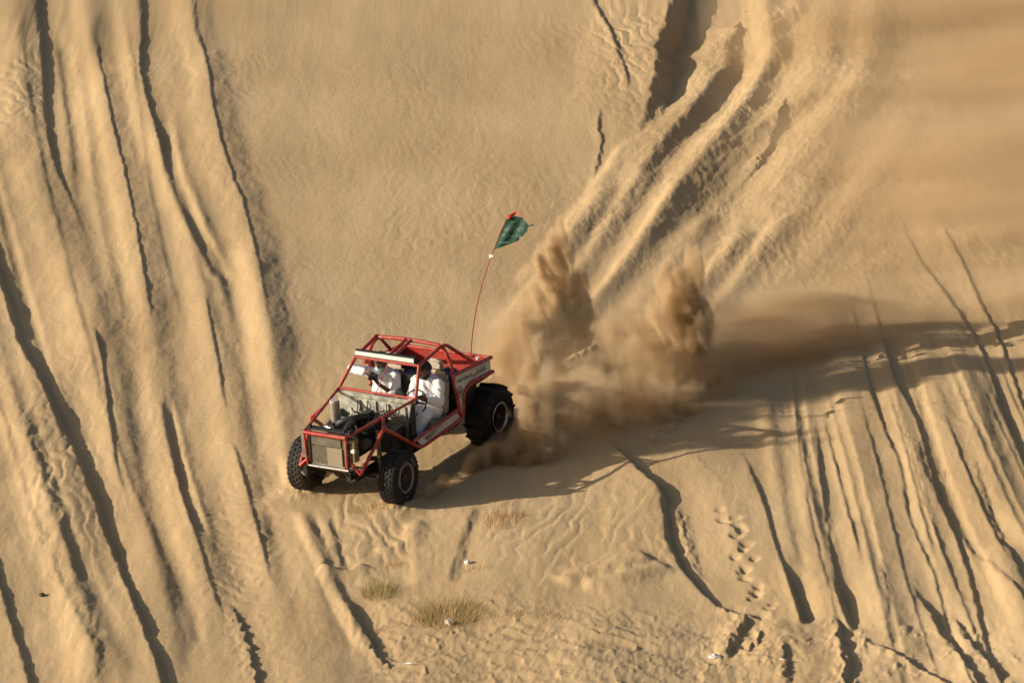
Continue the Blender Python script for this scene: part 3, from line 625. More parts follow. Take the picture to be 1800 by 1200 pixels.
T('headlamp', [(.50, -.42, .98), (.50, -.30, .98)], .07, 'black', n=16)
# firewall
fw = MB().prism([(-.64, .62), (.64, .62), (.64, 1.25), (-.64, 1.25)], .016, .74, 'y').build('firewall', M['tin'], buggy, smooth=False)
MB().box((0, .715, 1.225), (1.22, .03, .055)).build('cowl_lip', M['tin'], fw, bevel=.006)
for i, (x, z, w, h) in enumerate([(-.36, 1.06, .20, .18), (-.1, 1.07, .22, .20), (.14, 1.05, .16, .2), (.4, 1.03, .2, .24), (-.3, .86, .26, .16), (.05, .84, .3, .16)]):
    MB().box((x, .728, z), (w, .022, h)).build('pressed_panel', M['tin'], fw, bevel=.01)
for i in range(12):
    x = -.52 + i * .095; z = 1.17 - .05 * (i % 3); MB().ball((x, .722, z), .009, 8, 5).build('rivet', M['steel'], fw)
for i in range(5):
    x = -.3 + .16 * i; MB().tube([(x, .71, 1.16), (x + .02, .69, 1.10), (x - .01, .70, 1.0), (x + .03, .68, .92)], .007, 6).build('cable', M['black'], fw)
MB().prism([(.50, .55), (.74, .55), (.74, 1.2), (.64, 1.2), (.5, .9)], .014, .63).build('foot_guard', M['black'], buggy, smooth=False)
MB().box((.66, .62, .80), (.02, .10, .3)).build('mud_flap', M['black'], buggy, bevel=.006)
MB().prism([(.36, .58), (.74, .58), (.74, .98), (.66, .98), (.36, .92)], .014, -.60).build('foot_guard', M['tank'], buggy, smooth=False)
# engine
en = MB().box((.0, .22, .86), (.34, .72, .34)).box((.0, .22, .66), (.26, .5, .16)).build('engine', M['greasy'], buggy, bevel=.02)
MB().box((.02, .24, 1.06), (.17, .66, .10)).build('valve_cover', M['black'], en, bevel=.03)
for i in range(6): MB().tube([(.11, .0 + .1 * i, 1.04), (.23, -.01 + .1 * i, 1.05), (.30, .02 + .1 * i, .95)], .022, 8, .05).build('intake_runner', M['greasy'], en)
MB().tube([(.26, -.05, 1.03), (.27, .60, 1.05)], .05, 12).build('intake_plenum', M['black'], en)
for i in range(6): MB().tube([(-.14, .0 + .1 * i, 1.0), (-.25, .0 + .1 * i, .98), (-.28, .05 + .08 * i, .85)], .022, 8, .05).build('header', M['rust'], en)
MB().lathe([(-.16, .0005), (-.16, .09), (-.12, .09), (-.12, .0005)], (0, -.02, .86), 'y', 24).lathe([(-.16, .0005), (-.16, .06), (-.12, .06), (-.12, .0005)], (.14, -.02, .98), 'y', 20).build('pulley', M['steel'], en)
for i in range(6):
    a = i * math.pi / 3; MB().box((.16 * math.cos(a), -.32, .88 + .16 * math.sin(a)), (.2, .012, .07), Matrix.Rotation(-a, 3, 'Y')).build('fan_blade', M['black'], en)
MB().tube([(.22, -.48, 1.10), (.17, -.30, 1.15), (.12, -.12, 1.13), (.08, .02, 1.10)], .042, 12, .1).build('hose', M['hose'], en)
MB().tube([(-.2, -.05, 1.04), (-.05, -.15, 1.15), (.12, -.02, 1.19), (.2, .2, 1.15)], .05, 12, .12).build('intake_hose', M['hose'], en)
for i in range(4): MB().lathe([(-.012, .047), (-.012, .058), (.012, .058), (.012, .047)], (.17 - .02 * i, -.30 + .07 * i, 1.145), 'y', 16, closed=True).build('hose_ring', M['hose'], en)
rs = random.Random(3)
for i in range(16):
    p = [(rs.uniform(-.28, .3), rs.uniform(-.3, .6), rs.uniform(1.02, 1.14))]
    for k in range(3): p.append((p[-1][0] + rs.uniform(-.14, .14), p[-1][1] + rs.uniform(-.1, .18), min(1.2, max(.95, p[-1][2] + rs.uniform(-.05, .05)))))
    MB().tube(p, rs.choice((.006, .008, .012, .015)), 7, .06).build('cable', M[rs.choice(('hose', 'brass', 'greasy', 'steel'))], en)
for i in range(12):
    MB().box((rs.uniform(-.3, .33), rs.uniform(-.25, .6), rs.uniform(.98, 1.12)), (rs.uniform(.03, .09), rs.uniform(.04, .1), rs.uniform(.03, .07)), Matrix.Rotation(rs.uniform(0, 3), 3, 'Z')).build('engine_fitting', M[rs.choice(('steel', 'greasy', 'brass', 'black'))], en, bevel=.008)
MB().box((.45, .40, .78), (.22, .4, .30)).build('battery', M['black'], buggy, bevel=.02)
MB().box((-.45, .38, .82), (.2, .3, .26)).build('heater_box', M['tank'], buggy, bevel=.02)
MB().tube([(-.43, .22, .96), (-.43, .20, .96)], .05, 14).build('heater_port', M['black'], buggy)
af = MB().lathe([(0, .0005), (0, .062), (.012, .07), (.33, .07), (.345, .064), (.345, .0005)], (-.21, -.01, 1.07), 'z', 28).build('air_filter', M['canister'], buggy)
MB().tube([(-.21, -.01, 1.08), (-.20, -.02, 1.0), (-.10, .05, .96)], .04, 10, .05).build('filter_pipe', M['steel'], af)
for i in range(28):
    a = 2 * math.pi * i / 28; MB().box((-.21 + .0705 * math.cos(a), -.01 + .0705 * math.sin(a), 1.235), (.004, .006, .30), Matrix.Rotation(a, 3, 'Z')).build('pleat', M['canister'], af, smooth=False)
# cabin
for s, nm in ((1, 'seat'), (-1, 'seat')):
    x = .37 * s
    st = MB().box((x, 1.42, .70), (.46, .50, .14)).build('seat', M['seat'], buggy, bevel=.05)
    R1 = Matrix.Rotation(math.radians(-11), 3, 'X')
    MB().box((x, 1.70, 1.02), (.44, .12, .62), R1).build('backrest', M['seat'], st, bevel=.05)
    for q in (1, -1): MB().box((x + .21 * q, 1.65, .98), (.06, .16, .5), R1).build('side_bolster', M['seat'], st, bevel=.028)
    MB().box((x, 1.78, 1.40), (.27, .10, .18), R1).build('headrest', M['seat'], st, bevel=.04)
sw = MB().lathe([(.012 * math.cos(a), .18 + .012 * math.sin(a)) for a in np.linspace(0, 2 * math.pi, 9)[:-1]], (0, 0, 0), 'y', 36, closed=True)
sw.tube([(-.18, 0, 0), (.18, 0, 0)], .013, 8).tube([(0, 0, 0), (0, 0, -.18)], .013, 8).ball((0, .0, 0), (.045, .02, .045))
swo = sw.build('steering_wheel', M['black'], buggy); swo.location = (.36, 1.20, 1.03); swo.rotation_euler = (math.radians(-28), 0, 0)
T('steering_column', [(.36, 1.18, 1.02), (.34, .75, .88)], .025, 'black')
mr = MB().lathe([(0, .0005), (.02, .06), (.03, .088), (.0, .095), (-.02, .09), (-.02, .0005)], (0, 0, 0), 'y', 28).build('round_mirror', M['black'], buggy)
mr.location = (.235, 1.02, 1.20); mr.rotation_euler = (math.radians(12), 0, math.radians(-14))
MB().lathe([(-.0215, .0005), (-.0215, .078)], (0, 0, 0), 'y', 28).build('mirror_glass', M['mirror'], mr)
MB().tube([(0, .0, -.08), (0, -.15, -.0)], .01, 8).build('mirror_arm', M['black'], mr)
MB().box((.02, .85, 1.16), (.30, .14, .12)).build('dashboard', M['black'], buggy, bevel=.02)
T('gear_lever', [(.06, 1.2, .56), (.05, 1.12, .88)], .012, 'black')

# wheels: tyre with tread lugs, rim, hub
def wheel(x, y, z, s, R, w, rim, paddles, steer=0.0, lit=False):
    o = bpy.data.objects.new('wheel', None)
    # the rim is the part itself; the tyre and the rest are its sub-parts. Local x points outwards.
    dish = [(-w * .45, rim * .97), (-w * .40, rim * .86), (.30 * w, rim * .84), (.42 * w, rim * .93), (.46 * w, rim * 1.04), (.485 * w, rim * 1.05), (.485 * w, rim * .96), (.40 * w, rim * .86), (.20 * w, rim * .80), (.12 * w, rim * .72), (.14 * w, rim * .35), (.16 * w, .0005)]
    ro = MB().lathe(dish, (0, 0, 0), 'x', 40, 1).build('wheel', M['rust' if not paddles else 'rust'], buggy)
    ro.location = (x, y, z); ro.rotation_euler = (0, 0, (math.pi if s < 0 else 0) + steer)
    MB().lathe([(.47 * w, rim * 1.0), (.50 * w, rim * 1.06), (.515 * w, rim * 1.02), (.50 * w, rim * .95), (.40 * w, rim * .88), (.39 * w, rim * .90), (.46 * w, rim * .97)], (0, 0, 0), 'x', 44, closed=True).build('rim', M['steel'] if paddles else M['alu'], ro)
    sh = [(-.36, .47), (-.47, .60), (-.5, .75), (-.47, .90), (-.40, .965), (-.2, .985), (0, .99), (.2, .985), (.40, .965), (.47, .90), (.5, .75), (.47, .60), (.44, .50)]
    q = [(a * w, (rim + (R - rim) * ((b - .47) / .53)) if b > .47 else rim) for a, b in sh]
    q = [(a, min(b, R - .012)) for a, b in q]
    ty = MB().lathe(q + [(.36 * w, rim * .98), (-.36 * w, rim * .98)], (0, 0, 0), 'x', 56, closed=True).build('tyre', M['litrubber' if lit else 'rubber'], ro)
    if paddles:
        n = 14
        for k in range(n):
            a = 2 * math.pi * k / n; ca, sa = math.cos(a), math.sin(a); b = MB()
            for i in range(8):
                u0 = -.46 + .92 * i / 8; u1 = -.46 + .92 * (i + 1) / 8; um = (u0 + u1) / 2; bow = .05 * (1 - (2 * um) ** 2)
                r = R + .004 - .03 * abs(2 * um) ** 3
                b.box((um * w, (r - .01) * ca - bow * sa, (r - .01) * sa + bow * ca), ((u1 - u0) * w * 1.02, .06, .028), Matrix.Rotation(a, 3, 'X'))
            b.build('paddle', M['rubber'], ro, smooth=False)
    else:
        n = 30
        lugm = M['litrubber' if lit else 'rubber']; shared = {}
        for k in range(n):
            for row, (u, lw, off) in enumerate(((-.40, .17, 0), (-.20, .17, .5), (0, .15, .12), (.20, .17, .62), (.40, .17, .1))):
                if row not in shared:
                    edge = abs(u) > .3
                    b = MB().box((u * w, 0, (R - .012) - (.012 if edge else .002)), (lw * w, R * .135, .026), Matrix.Rotation(.25 * (1 if row % 2 else -1), 3, 'Z') @ Matrix.Rotation((.5 if u > 0 else -.5) if edge else 0, 3, 'Y'))
                    t = b.build('tread_lug', lugm, ro, bevel=.005); shared[row] = t
                else:
                    t = shared[row].copy(); C.objects.link(t)
                t.rotation_euler = ((k + off) * 2 * math.pi / n, 0, 0)
        if s > 0:
            # raised white letters and line on the sidewall
            for word, mid, size in (('RADIAL', math.radians(35), .05), ('A/T', math.radians(-95), .045)):
                v, f = glyphs(word, size); rr = rim + (R - rim) * .36
                MB().add([(.500 * w, (rr + p[1]) * math.cos(mid + p[0] / rr * -1), (rr + p[1]) * math.sin(mid + p[0] / rr * -1)) for p in v], f).build('lettering', M['letter'], ro, smooth=False, weld=False)
            ar = [(.497 * w, (rim + .035) * math.cos(a), (rim + .035) * math.sin(a)) for a in np.linspace(math.radians(75), math.radians(190), 24)]
            MB().tube(ar, .0035, 5).build('sidewall_line', M['letter'], ro)
    MB().lathe([(.10 * w, .06), (.42 * w, .055), (.44 * w, .04), (.44 * w, .0005)], (0, 0, 0), 'x', 20).build('hub', M['rust'], ro)
    for k in range(6):
        a = k * math.pi / 3; MB().tube([(.10 * w, .085 * math.cos(a), .085 * math.sin(a)), (.20 * w, .085 * math.cos(a), .085 * math.sin(a))], .012, 6).build('wheel_nut', M['greasy'], ro)
    return ro
wheel(.76, 0, .385, 1, .395, .27, .205, False, steer=math.radians(4))
wheel(-.76, 0, .385, -1, .395, .27, .205, False, steer=math.radians(4), lit=True)
wheel(.70, 2.6, .385, 1, .447, .375, .205, True)
wheel(-.70, 2.6, .385, -1, .447, .375, .205, True)
# ------------------------------------------------------------------ the two people in the cabin (same axes as the buggy)
M['skin'] = mat('skin', (.13, .062, .038), .55, scale=20, col2=(.10, .047, .03))
M['thobe'] = mat('white_cotton', (.80, .79, .80), .85, scale=14, col2=(.70, .69, .71), bump=.25, bscale=26)
M['cap'] = mat('navy_cloth', (.018, .02, .032), .8, scale=20)
M['hair'] = mat('black_hair', (.014, .012, .011), .7, scale=60)
M['mask'] = mat('mask_cloth', (.45, .66, .70), .8, scale=20)
M['shoe'] = mat('dark_leather', (.03, .022, .018), .6, scale=20)
M['eye'] = mat('eye', (.5, .48, .45), .3, scale=20, var=.05)
def wobble(o, amp, sc, seed):
    """soft folds pushed into a piece of clothing"""
    me = o.data; n = len(me.vertices); co = np.empty(n * 3, np.float32); no = np.empty(n * 3, np.float32)
    me.vertices.foreach_get('co', co); me.vertex_normals.foreach_get('vector', no); co = co.reshape(-1, 3); no = no.reshape(-1, 3)
    k = fbm(co[:, 0] / sc + co[:, 2] * 3.1, co[:, 2] / (sc * 1.9) + co[:, 1] * 7.0, 3, seed); k = .35 - np.abs(k) * 1.6
    co += no * (amp * k)[:, None]; me.vertices.foreach_set('co', co.ravel()); me.update()
def hand(b, wrist, palm_dir, across, curl, scale=1.0, thumb=1):
    """palm, four unequal bent fingers and a thumb from the side of the palm"""
    w = Vector(wrist); d = Vector(palm_dir).normalized(); a = Vector(across); a = (a - d * a.dot(d)).normalized(); n = d.cross(a)
    c = Vector(curl).normalized()
    for k in (-1.5, -.5, .5, 1.5): b.capsule(w + a * k * .012, w + d * .085 * scale + a * k * .019, .018, .014, 8)
    for k, L in ((-1.5, .062), (-.5, .078), (.5, .083), (1.5, .075)):
        p = w + d * .09 * scale + a * k * .021; dr = d
        for j, f in enumerate((.42, .33, .25)):
            dr = (dr + c * (.55 + .25 * j)).normalized(); q = p + dr * L * f * scale; b.capsule(p, q, .0095 - .0008 * j, .0090 - .0008 * j, 8); p = q
    p = w + d * .03 + a * .03 * thumb; q = p + (d * .6 + a * thumb * .8 + c * .3).normalized() * .038; b.capsule(p, q, .013, .011, 8)
    b.capsule(q, q + (d * .9 + a * thumb * .1 + c * .8).normalized() * .032, .011, .009, 8)
def head(b, c, fwd, up, s=1.0):
    """skull, jaw, nose, brow and ears"""
    c = Vector(c); f = Vector(fwd).normalized(); u = Vector(up); u = (u - f * u.dot(f)).normalized(); r = f.cross(u)
    P = lambda a, k, h: c + r * a * s + f * k * s + u * h * s
    for p, q in ((P(0, -.025, .03), .092), (P(0, .02, .035), .084), (P(0, .03, -.03), .072), (P(0, .045, -.075), .05)): b.ball(p, q * s, 14, 10)
    for k in (-1, 1):
        b.capsule(P(.072 * k, -.01, -.06), P(.03 * k, .07, -.088), .026 * s, .022 * s, 8)
        b.ball(P(.086 * k, -.012, -.005), (.016 * s, .016 * s, .03 * s), 8, 6)
        b.capsule(P(.048 * k, .082, .022), P(.015 * k, .092, .022), .013 * s, .011 * s, 8)
        b.ball(P(.045 * k, .07, -.03), .026 * s, 8, 6)
    b.capsule(P(0, .095, .015), P(0, .116, -.025), .010 * s, .015 * s, 8)
    b.capsule(P(-.018, .093, -.06), P(.018, .093, -.06), .010 * s, .010 * s, 8); b.capsule(P(-.014, .088, -.075), P(.014, .088, -.075), .011 * s, .011 * s, 8)
    return P
def person(name, label, J, hands, look, upv):
    """J: joints in the buggy's axes"""
    root = empty(name, label, 'person', MWB)
    V = {k: Vector(v) for k, v in J.items()}
    b = MB()
    b.capsule(V['hip'], V['chest'], .13, .15); b.capsule(V['shl'], V['shr'], .055, .055); b.capsule(V['chest'], V['neck'], .10, .055); b.capsule(V['neck'], V['head'], .052, .05)
    for s in 'lr':
        b.capsule(V['hip'], V['knee' + s], .095, .062); b.capsule(V['knee' + s], V['ank' + s], .06, .038)
        b.capsule(V['sh' + s], V['elb' + s], .055, .042); b.capsule(V['elb' + s], V['wri' + s], .042, .028)
        f = V['ank' + s]; b.capsule(f, f + Vector((0, -.12, -.05)), .035, .03)
    P = head(b, V['head'], look, upv, 1.0)
    for s in 'lr': hand(b, V['wri' + s], *hands[s])
    body = b.build('body', M['skin'], root); smooth_mesh(body, .0085, 3, .5)
    e = MB()
    for k in (-1, 1): e.ball(P(.033 * k, .080, .005), .012, 8, 6)
    e.build('eyes', M['eye'], root)
    # the long white garment: loose over chest, lap and legs
    g = MB(); up_ = Vector((0, 0, 1))
    g.capsule(V['hip'], V['chest'], .185, .185); g.capsule(V['shl'], V['shr'], .085, .085); g.capsule(V['chest'], V['neck'] + Vector((0, 0, -.01)), .15, .072)
    g.capsule(V['hip'] + Vector((-.1, -.05, -.02)), V['hip'] + Vector((.1, -.05, -.02)), .135, .135)
    for s in 'lr':
        g.capsule(V['hip'], V['knee' + s], .14, .10); g.capsule(V['knee' + s], V['ank' + s] * .86 + V['knee' + s] * .14, .098, .075)
        g.capsule(V['sh' + s], V['elb' + s], .085, .075)
        k = hands['sleeve_' + s]; g.capsule(V['elb' + s], V['elb' + s].lerp(V['wri' + s], k), .073, .055)
    g.capsule((V['hip'] + V['kneel']) / 2, (V['hip'] + V['kneer']) / 2, .10, .10)
    cloth = g.build('thobe', M['thobe'], root); smooth_mesh(cloth, .012, 5, .6); wobble(cloth, .024, .15, len(name) + int(V['hip'].x * 10))
    for s in 'lr': MB().capsule(V['ank' + s] + Vector((0, .03, -.03)), V['ank' + s] + Vector((0, -.13, -.055)), .045, .042).build('shoe', M['shoe'], root)
    return root, P
drv = {'hip': (.38, 1.52, .84), 'chest': (.37, 1.56, 1.16), 'neck': (.37, 1.53, 1.31), 'head': (.365, 1.475, 1.425), 'shl': (.56, 1.53, 1.22), 'shr': (.185, 1.53, 1.22),
       'elbl': (.63, 1.40, 1.0), 'wril': (.505, 1.235, 1.075), 'elbr': (.16, 1.42, .99), 'wrir': (.30, 1.24, .96), 'kneel': (.50, 1.16, .84), 'ankl': (.47, .98, .60), 'kneer': (.24, 1.12, .85), 'ankr': (.24, .94, .60)}
dh = {'l': ((-.15, -.3, .25), (.3, 0, 1), (-.5, -.4, -.3), 1.0, 1), 'r': ((-.25, -.5, .1), (-.1, .1, 1), (.4, -.5, -.2), 1.0, 1), 'sleeve_l': .72, 'sleeve_r': .72}
driver, P = person('person', 'driver in a white robe, dark head bent, hands on the steering wheel', drv, dh, (-.15, -.9, -.42), (0, 0, 1))
hb = MB()
for p, r in ((P(0, -.028, .036), .099), (P(0, .006, .06), .086), (P(0, -.06, -.01), .08)): hb.ball(p, r, 16, 12)
hr = hb.build('hair', M['hair'], driver); smooth_mesh(hr, .008, 3)
MB().capsule(P(-.035, .075, -.085), P(.035, .075, -.085), .03, .03).capsule(P(-.06, .04, -.07), P(.06, .04, -.07), .03, .03).build('beard', M['hair'], driver)
pas = {'hip': (-.37, 1.52, .84), 'chest': (-.36, 1.56, 1.17), 'neck': (-.36, 1.53, 1.32), 'head': (-.375, 1.50, 1.445), 'shl': (-.175, 1.53, 1.23), 'shr': (-.55, 1.52, 1.25),
       'elbl': (-.10, 1.38, 1.02), 'wril': (-.27, 1.25, 1.20), 'elbr': (-.73, 1.30, 1.36), 'wrir': (-.47, 1.24, 1.36), 'kneel': (-.24, 1.10, .86), 'ankl': (-.24, .94, .60), 'kneer': (-.50, 1.12, .86), 'ankr': (-.48, .94, .60)}
ph = {'l': ((-.55, -.15, .75), (.1, -1, 0), (-.5, .3, .3), 1.0, -1), 'r': ((.9, -.1, -.2), (0, -.3, 1), (.2, .5, -.5), 1.0, 1), 'sleeve_l': .22, 'sleeve_r': .85}
passenger, P = person('person', 'passenger in a white robe and navy cap, raising one arm and holding a black camera', pas, ph, (.05, -.95, -.25), (0, 0, 1))
cb = MB()
for p, r in ((P(0, -.02, .05), .104), (P(0, .012, .062), .094)): cb.ball(p, r, 18, 12)
cp = cb.build('cap', M['cap'], passenger); smooth_mesh(cp, .008, 3)
c0 = P(0, -.005, .05); st = MB().tube([P(.107 * math.cos(a), -.005 + .112 * math.sin(a), .085) for a in np.linspace(.2, math.pi - .2, 20)], .007, 6).build('cap_stripe', M['thobe'], passenger)
mk = MB().ball(P(0, .062, -.065), (.062, .062, .055), 14, 10).build('face_mask', M['mask'], passenger)
cm = MB().box((0, 0, 0), (.13, .07, .09)).build('handheld_camera', M['black'], None, bevel=.012)
cm.matrix_world = MWB @ Matrix.Translation((-.345, 1.225, 1.315)) @ Matrix.Rotation(.15, 4, 'Z')
tag(cm, 'black camera held up by the passenger in the navy cap', 'camera')
MB().lathe([(-.03, .03), (-.09, .032), (-.10, .026), (-.10, .0005)], (-.01, 0, 0), 'y', 18).build('lens', M['black'], cm); MB().box((-.01, 0, .055), (.05, .05, .03)).build('viewfinder', M['black'], cm, bevel=.008)
# loose things carried along
bag = MB()
for c, r in (((.45, 1.98, 1.10), (.2, .17, .13)), ((.25, 2.0, 1.12), (.2, .16, .14)), ((.55, 2.15, 1.09), (.14, .16, .11)), ((.38, 2.1, 1.16), (.14, .12, .09))): bag.ball(c, r, 14, 10)
bo = bag.build('duffel_bag', mat('navy_nylon', (.02, .03, .075), .55, scale=8, col2=(.012, .016, .035)), None); smooth_mesh(bo, .012, 4); wobble(bo, .03, .14, 5); bo.matrix_world = MWB
tag(bo, "lumpy dark blue bag lying in the buggy's bed behind the driver", 'bag')
sp_ = MB().box((.0, 1.70, 1.08), (.22, .24, .36)).build('speaker_box', M['black'], None, bevel=.02); sp_.matrix_world = MWB
tag(sp_, 'black box standing between the two seats of the buggy', 'box')
MB().box((0, 1.575, .90), (.26, .02, .05)).build('trim_strip', M['redpanel'], sp_, smooth=False); MB().box((0, 1.60, .78), (.24, .26, .2)).build('lower_case', mat('blue_grey_plastic', (.10, .12, .18), .6), sp_, bevel=.02)
# ------------------------------------------------------------------ flag on a whip at the tail of the buggy
M['flagcloth'] = mat('green_cloth', (.004, .052, .030), .8, scale=20, col2=(.003, .038, .023))
M['ribbon'] = mat('red_ribbon', (.62, .02, .025), .7, scale=20)
M['pole'] = mat('red_whip', (.33, .07, .04), .5, scale=20)
M['tape'] = mat('white_tape', (.75, .74, .72), .6, scale=20)
M['print'] = mat('white_print', (.20, .29, .27), .8, scale=20, col2=(.11, .18, .16))
flag = empty('flag', 'torn green flag with white script, streaming from a thin red whip pole', 'flag', MWB @ Matrix.Translation((.44, 2.62, 1.24)))
O = Vector((.44, 2.62, 1.24))
TOW = Vector((.496, -.798, .334)) * .35        # added lean towards the camera, shifts the flag's shadow right and downslope
def fl(p): p = Vector(p); return p - O + TOW * max(0.0, min(1.0, (p.z - 1.24) / 1.8))
MB().tube([fl(p) for p in ((.44, 2.62, 1.24), (.48, 2.63, 1.55), (.56, 2.65, 1.95), (.68, 2.68, 2.36), (.847, 2.70, 2.78), (.905, 2.70, 2.89), (1.02, 2.70, 3.14), (1.185, 2.70, 3.455))], .0085, 7, .2, r1=.006).build('pole', M['pole'], flag)
MB().ball(fl((.85, 2.70, 2.785)), (.03, .025, .035), 9, 6).box(fl((.87, 2.69, 2.80)), (.05, .01, .03)).build('tape_knot', M['tape'], flag)
# cloth: (u along the fly, v up the hoist), torn outline; its plane swings with the wind
HB, HT = Vector((.905, 2.70, 2.89)), Vector((1.175, 2.70, 3.44))
def cloth_pt(u, v, off=0.0):
    # top edge and bottom edge lengths of the torn cloth
    base = HB.lerp(HT, v)
    fly = Vector((.93, 0, .10)).normalized() if False else Vector((.985, .0, .17))
    wav = .024 * math.sin(u * 14 + v * 2.2) * min(1, u * 5) + .008 * math.sin(u * 31 - v * 5)
    p = base + fly * u + Vector((0, -1, .1)) * (wav + off) + Vector((0, 0, 1)) * (-.10 * u * (1 - v) * 0 )
    return fl(p)
edge = [(0.0, .47), (.12, .47)]
def reach(v):
    """how far the torn cloth reaches at a height"""
    pts = [(0, .0), (.08, .12), (.18, .30), (.26, .37), (.30, .35), (.36, .40), (.5, .45), (.62, .44), (.70, .43), (.78, .36), (.90, .25), (.96, .14), (1, .03)]
    return np.interp(v, [p[0] for p in pts], [p[1] for p in pts])
nv, nu = 40, 22; vv = []; ff = []
for j in range(nv + 1):
    v = j / nv; R_ = reach(v) + .012 * math.sin(j * 2.3) + .008 * math.sin(j * 5.1)
    for i in range(nu + 1): vv.append(cloth_pt(max(R_, 0) * i / nu, v))
for j in range(nv):
    for i in range(nu): a = j * (nu + 1) + i; ff.append((a, a + 1, a + nu + 2, a + nu + 1))
clo = MB().add(vv, ff).build('cloth', M['flagcloth'], flag); sol = clo.modifiers.new('t', 'SOLIDIFY'); sol.thickness = .002; sol.offset = 0
MB().tube([cloth_pt(.42, .66), cloth_pt(.47, .655), cloth_pt(.505, .67)], .008, 6).ball(cloth_pt(.51, .67), .014, 8, 6).build('torn_strand', M['flagcloth'], clo)
for line, v0, size, wid in ((arabic('لا إله إلا الله'), .60, .115, .80), (arabic('محمد رسول الله'), .44, .115, .72)):
    v, f = glyphs(line, size, wid); u0, u1 = min(p[0] for p in v), max(p[0] for p in v)
    k = .34 / (u1 - u0)
    MB().add([cloth_pt(.035 + (p[0] - u0) * k, v0 + p[1] * k * 1.7 - .12 * (p[0] - u0), .004) for p in v], f).build('lettering', M['print'], clo, smooth=False, weld=False)
MB().tube([cloth_pt(.05, .235, .004), cloth_pt(.10, .205, .004), cloth_pt(.16, .195, .004), cloth_pt(.22, .20, .004)], .006, 5).build('sword', M['print'], clo)
rb = []
for i in range(9):
    t = i / 8; c = Vector((1.165 + .16 * t, 2.69 - .03 * math.sin(t * 5), 3.40 + .10 * t)); w = .026 * (1 - .3 * t); rb += [fl(c + Vector((0, 0, w))), fl(c - Vector((0, 0, w)))]
MB().add(rb, [(2 * i, 2 * i + 2, 2 * i + 3, 2 * i + 1) for i in range(8)]).build('ribbon', M['ribbon'], flag)
MB().tube([fl(p) for p in ((1.32, 2.67, 3.49), (1.42, 2.66, 3.52), (1.44, 2.66, 3.46), (1.51, 2.65, 3.49))], .005, 5, .04).build('thread', M['ribbon'], flag)

# ------------------------------------------------------------------ dry plants at the foot of the dune
def blade_mat(n, a, b): return mat(n, a, .8, scale=3, col2=b)
M['green'] = blade_mat('green_blades', (.36, .35, .13), (.24, .24, .07))
M['straw'] = blade_mat('straw_blades', (.58, .42, .22), (.42, .27, .12))
M['brown'] = blade_mat('brown_blades', (.38, .21, .085), (.25, .13, .055))
def tuft(px, py, label, w, h, n, mats, lean=(.15, 0), seed=0, aspect=1.0):
    r = random.Random(seed); p = on_sand(px, py)
    root = empty('grass_tuft', label, 'plant', Matrix.Translation(p), 'dry plants at the foot of the dune')
    for nm, mk_, share, hh in mats:
        b = MB()
        for i in range(int(n * share * .9)):
            rr = math.sqrt(r.random()); a = r.uniform(0, 2 * math.pi); x, y = w * .55 * rr * math.cos(a), w * .55 * rr * math.sin(a) * aspect
            z = z_at(p.x + x, p.y + y) - p.z - .01
            L = h * hh * r.choice((.4, .6, .8, 1.0, 1.3)) * r.uniform(.8, 1.15) * (1 - .45 * rr); dx = x / w * 1.3 + r.gauss(lean[0], .35); dy = y / w * .7 + r.gauss(lean[1], .35); wd = r.uniform(.0016, .0034)
            q = Vector((x, y, z)); d = Vector((dx * .6, dy * .6, 1)).normalized(); prev = None; s = 4; side = Vector((r.uniform(.4, 1), r.uniform(-.3, .3), 0)).normalized()
            vs = []
            for k in range(s + 1):
                ww = wd * (1 - k / s * .8); vs += [q - side * ww, q + side * ww]
                q = q + d * L / s; d = (d + Vector((dx * .25, dy * .25, -.10))).normalized()
            b.add(vs, [(2 * k, 2 * k + 1, 2 * k + 3, 2 * k + 2) for k in range(s)])
        o = b.build(nm, M[mk_], root, weld=False); o['kind'] = 'stuff'
    return root
GS = (('green_blades', 'green', .45, 1.0), ('dry_blades', 'straw', .35, .9), ('dead_blades', 'brown', .3, .55))
DS = (('dry_blades', 'straw', .75, 1.0), ('dead_blades', 'brown', .3, .6))
tuft(668, 1044, 'round greenish grass tuft left of the larger brown-based tuft', .42, .34, 520, GS, (.1, 0), 1)
tuft(790, 1084, 'wide green-topped grass tuft with brown base above the crumpled white litter', .85, .34, 1100, (('green_blades', 'green', .30, 1.0), ('dry_blades', 'straw', .45, .95), ('dead_blades', 'brown', .5, .75)), (.25, 0), 2, .8)
tuft(655, 894, "flattened straw-coloured tuft by the buggy's near front tyre", .62, .13, 420, DS, (-.3, -.2), 3, .5)
tuft(888, 915, "pale dry tuft at the edge of the buggy's shadow", .55, .26, 420, DS, (.1, 0), 4)
tuft(690, 995, 'small straw tuft just above the round greenish tuft', .2, .16, 110, DS, (.1, 0), 5)
tuft(895, 1082, 'low straw tuft right of the wide green-topped tuft', .5, .14, 240, DS, (.3, 0), 6, .6)
tuft(965, 1085, 'sparse grey-straw tuft, rightmost along the rippled foot', .34, .18, 110, DS, (.1, 0), 7)
tuft(845, 1000, 'thin brown stalks beside the small white scrap', .4, .10, 120, DS, (.3, 0), 8, .5)
tuft(672, 1108, 'low brown tuft below the round greenish tuft', .45, .10, 150, DS, (.3, 0), 9, .5)
tuft(1130, 1162, 'faint green sprig on the rippled sand near the bottom edge', .3, .09, 60, (('green_blades', 'green', 1.0, 1.0),), (.2, 0), 10)
tuft(1075, 1135, 'low ochre tuft on the rippled sand above the faint green sprig', .5, .08, 110, DS, (.3, 0), 11, .5)
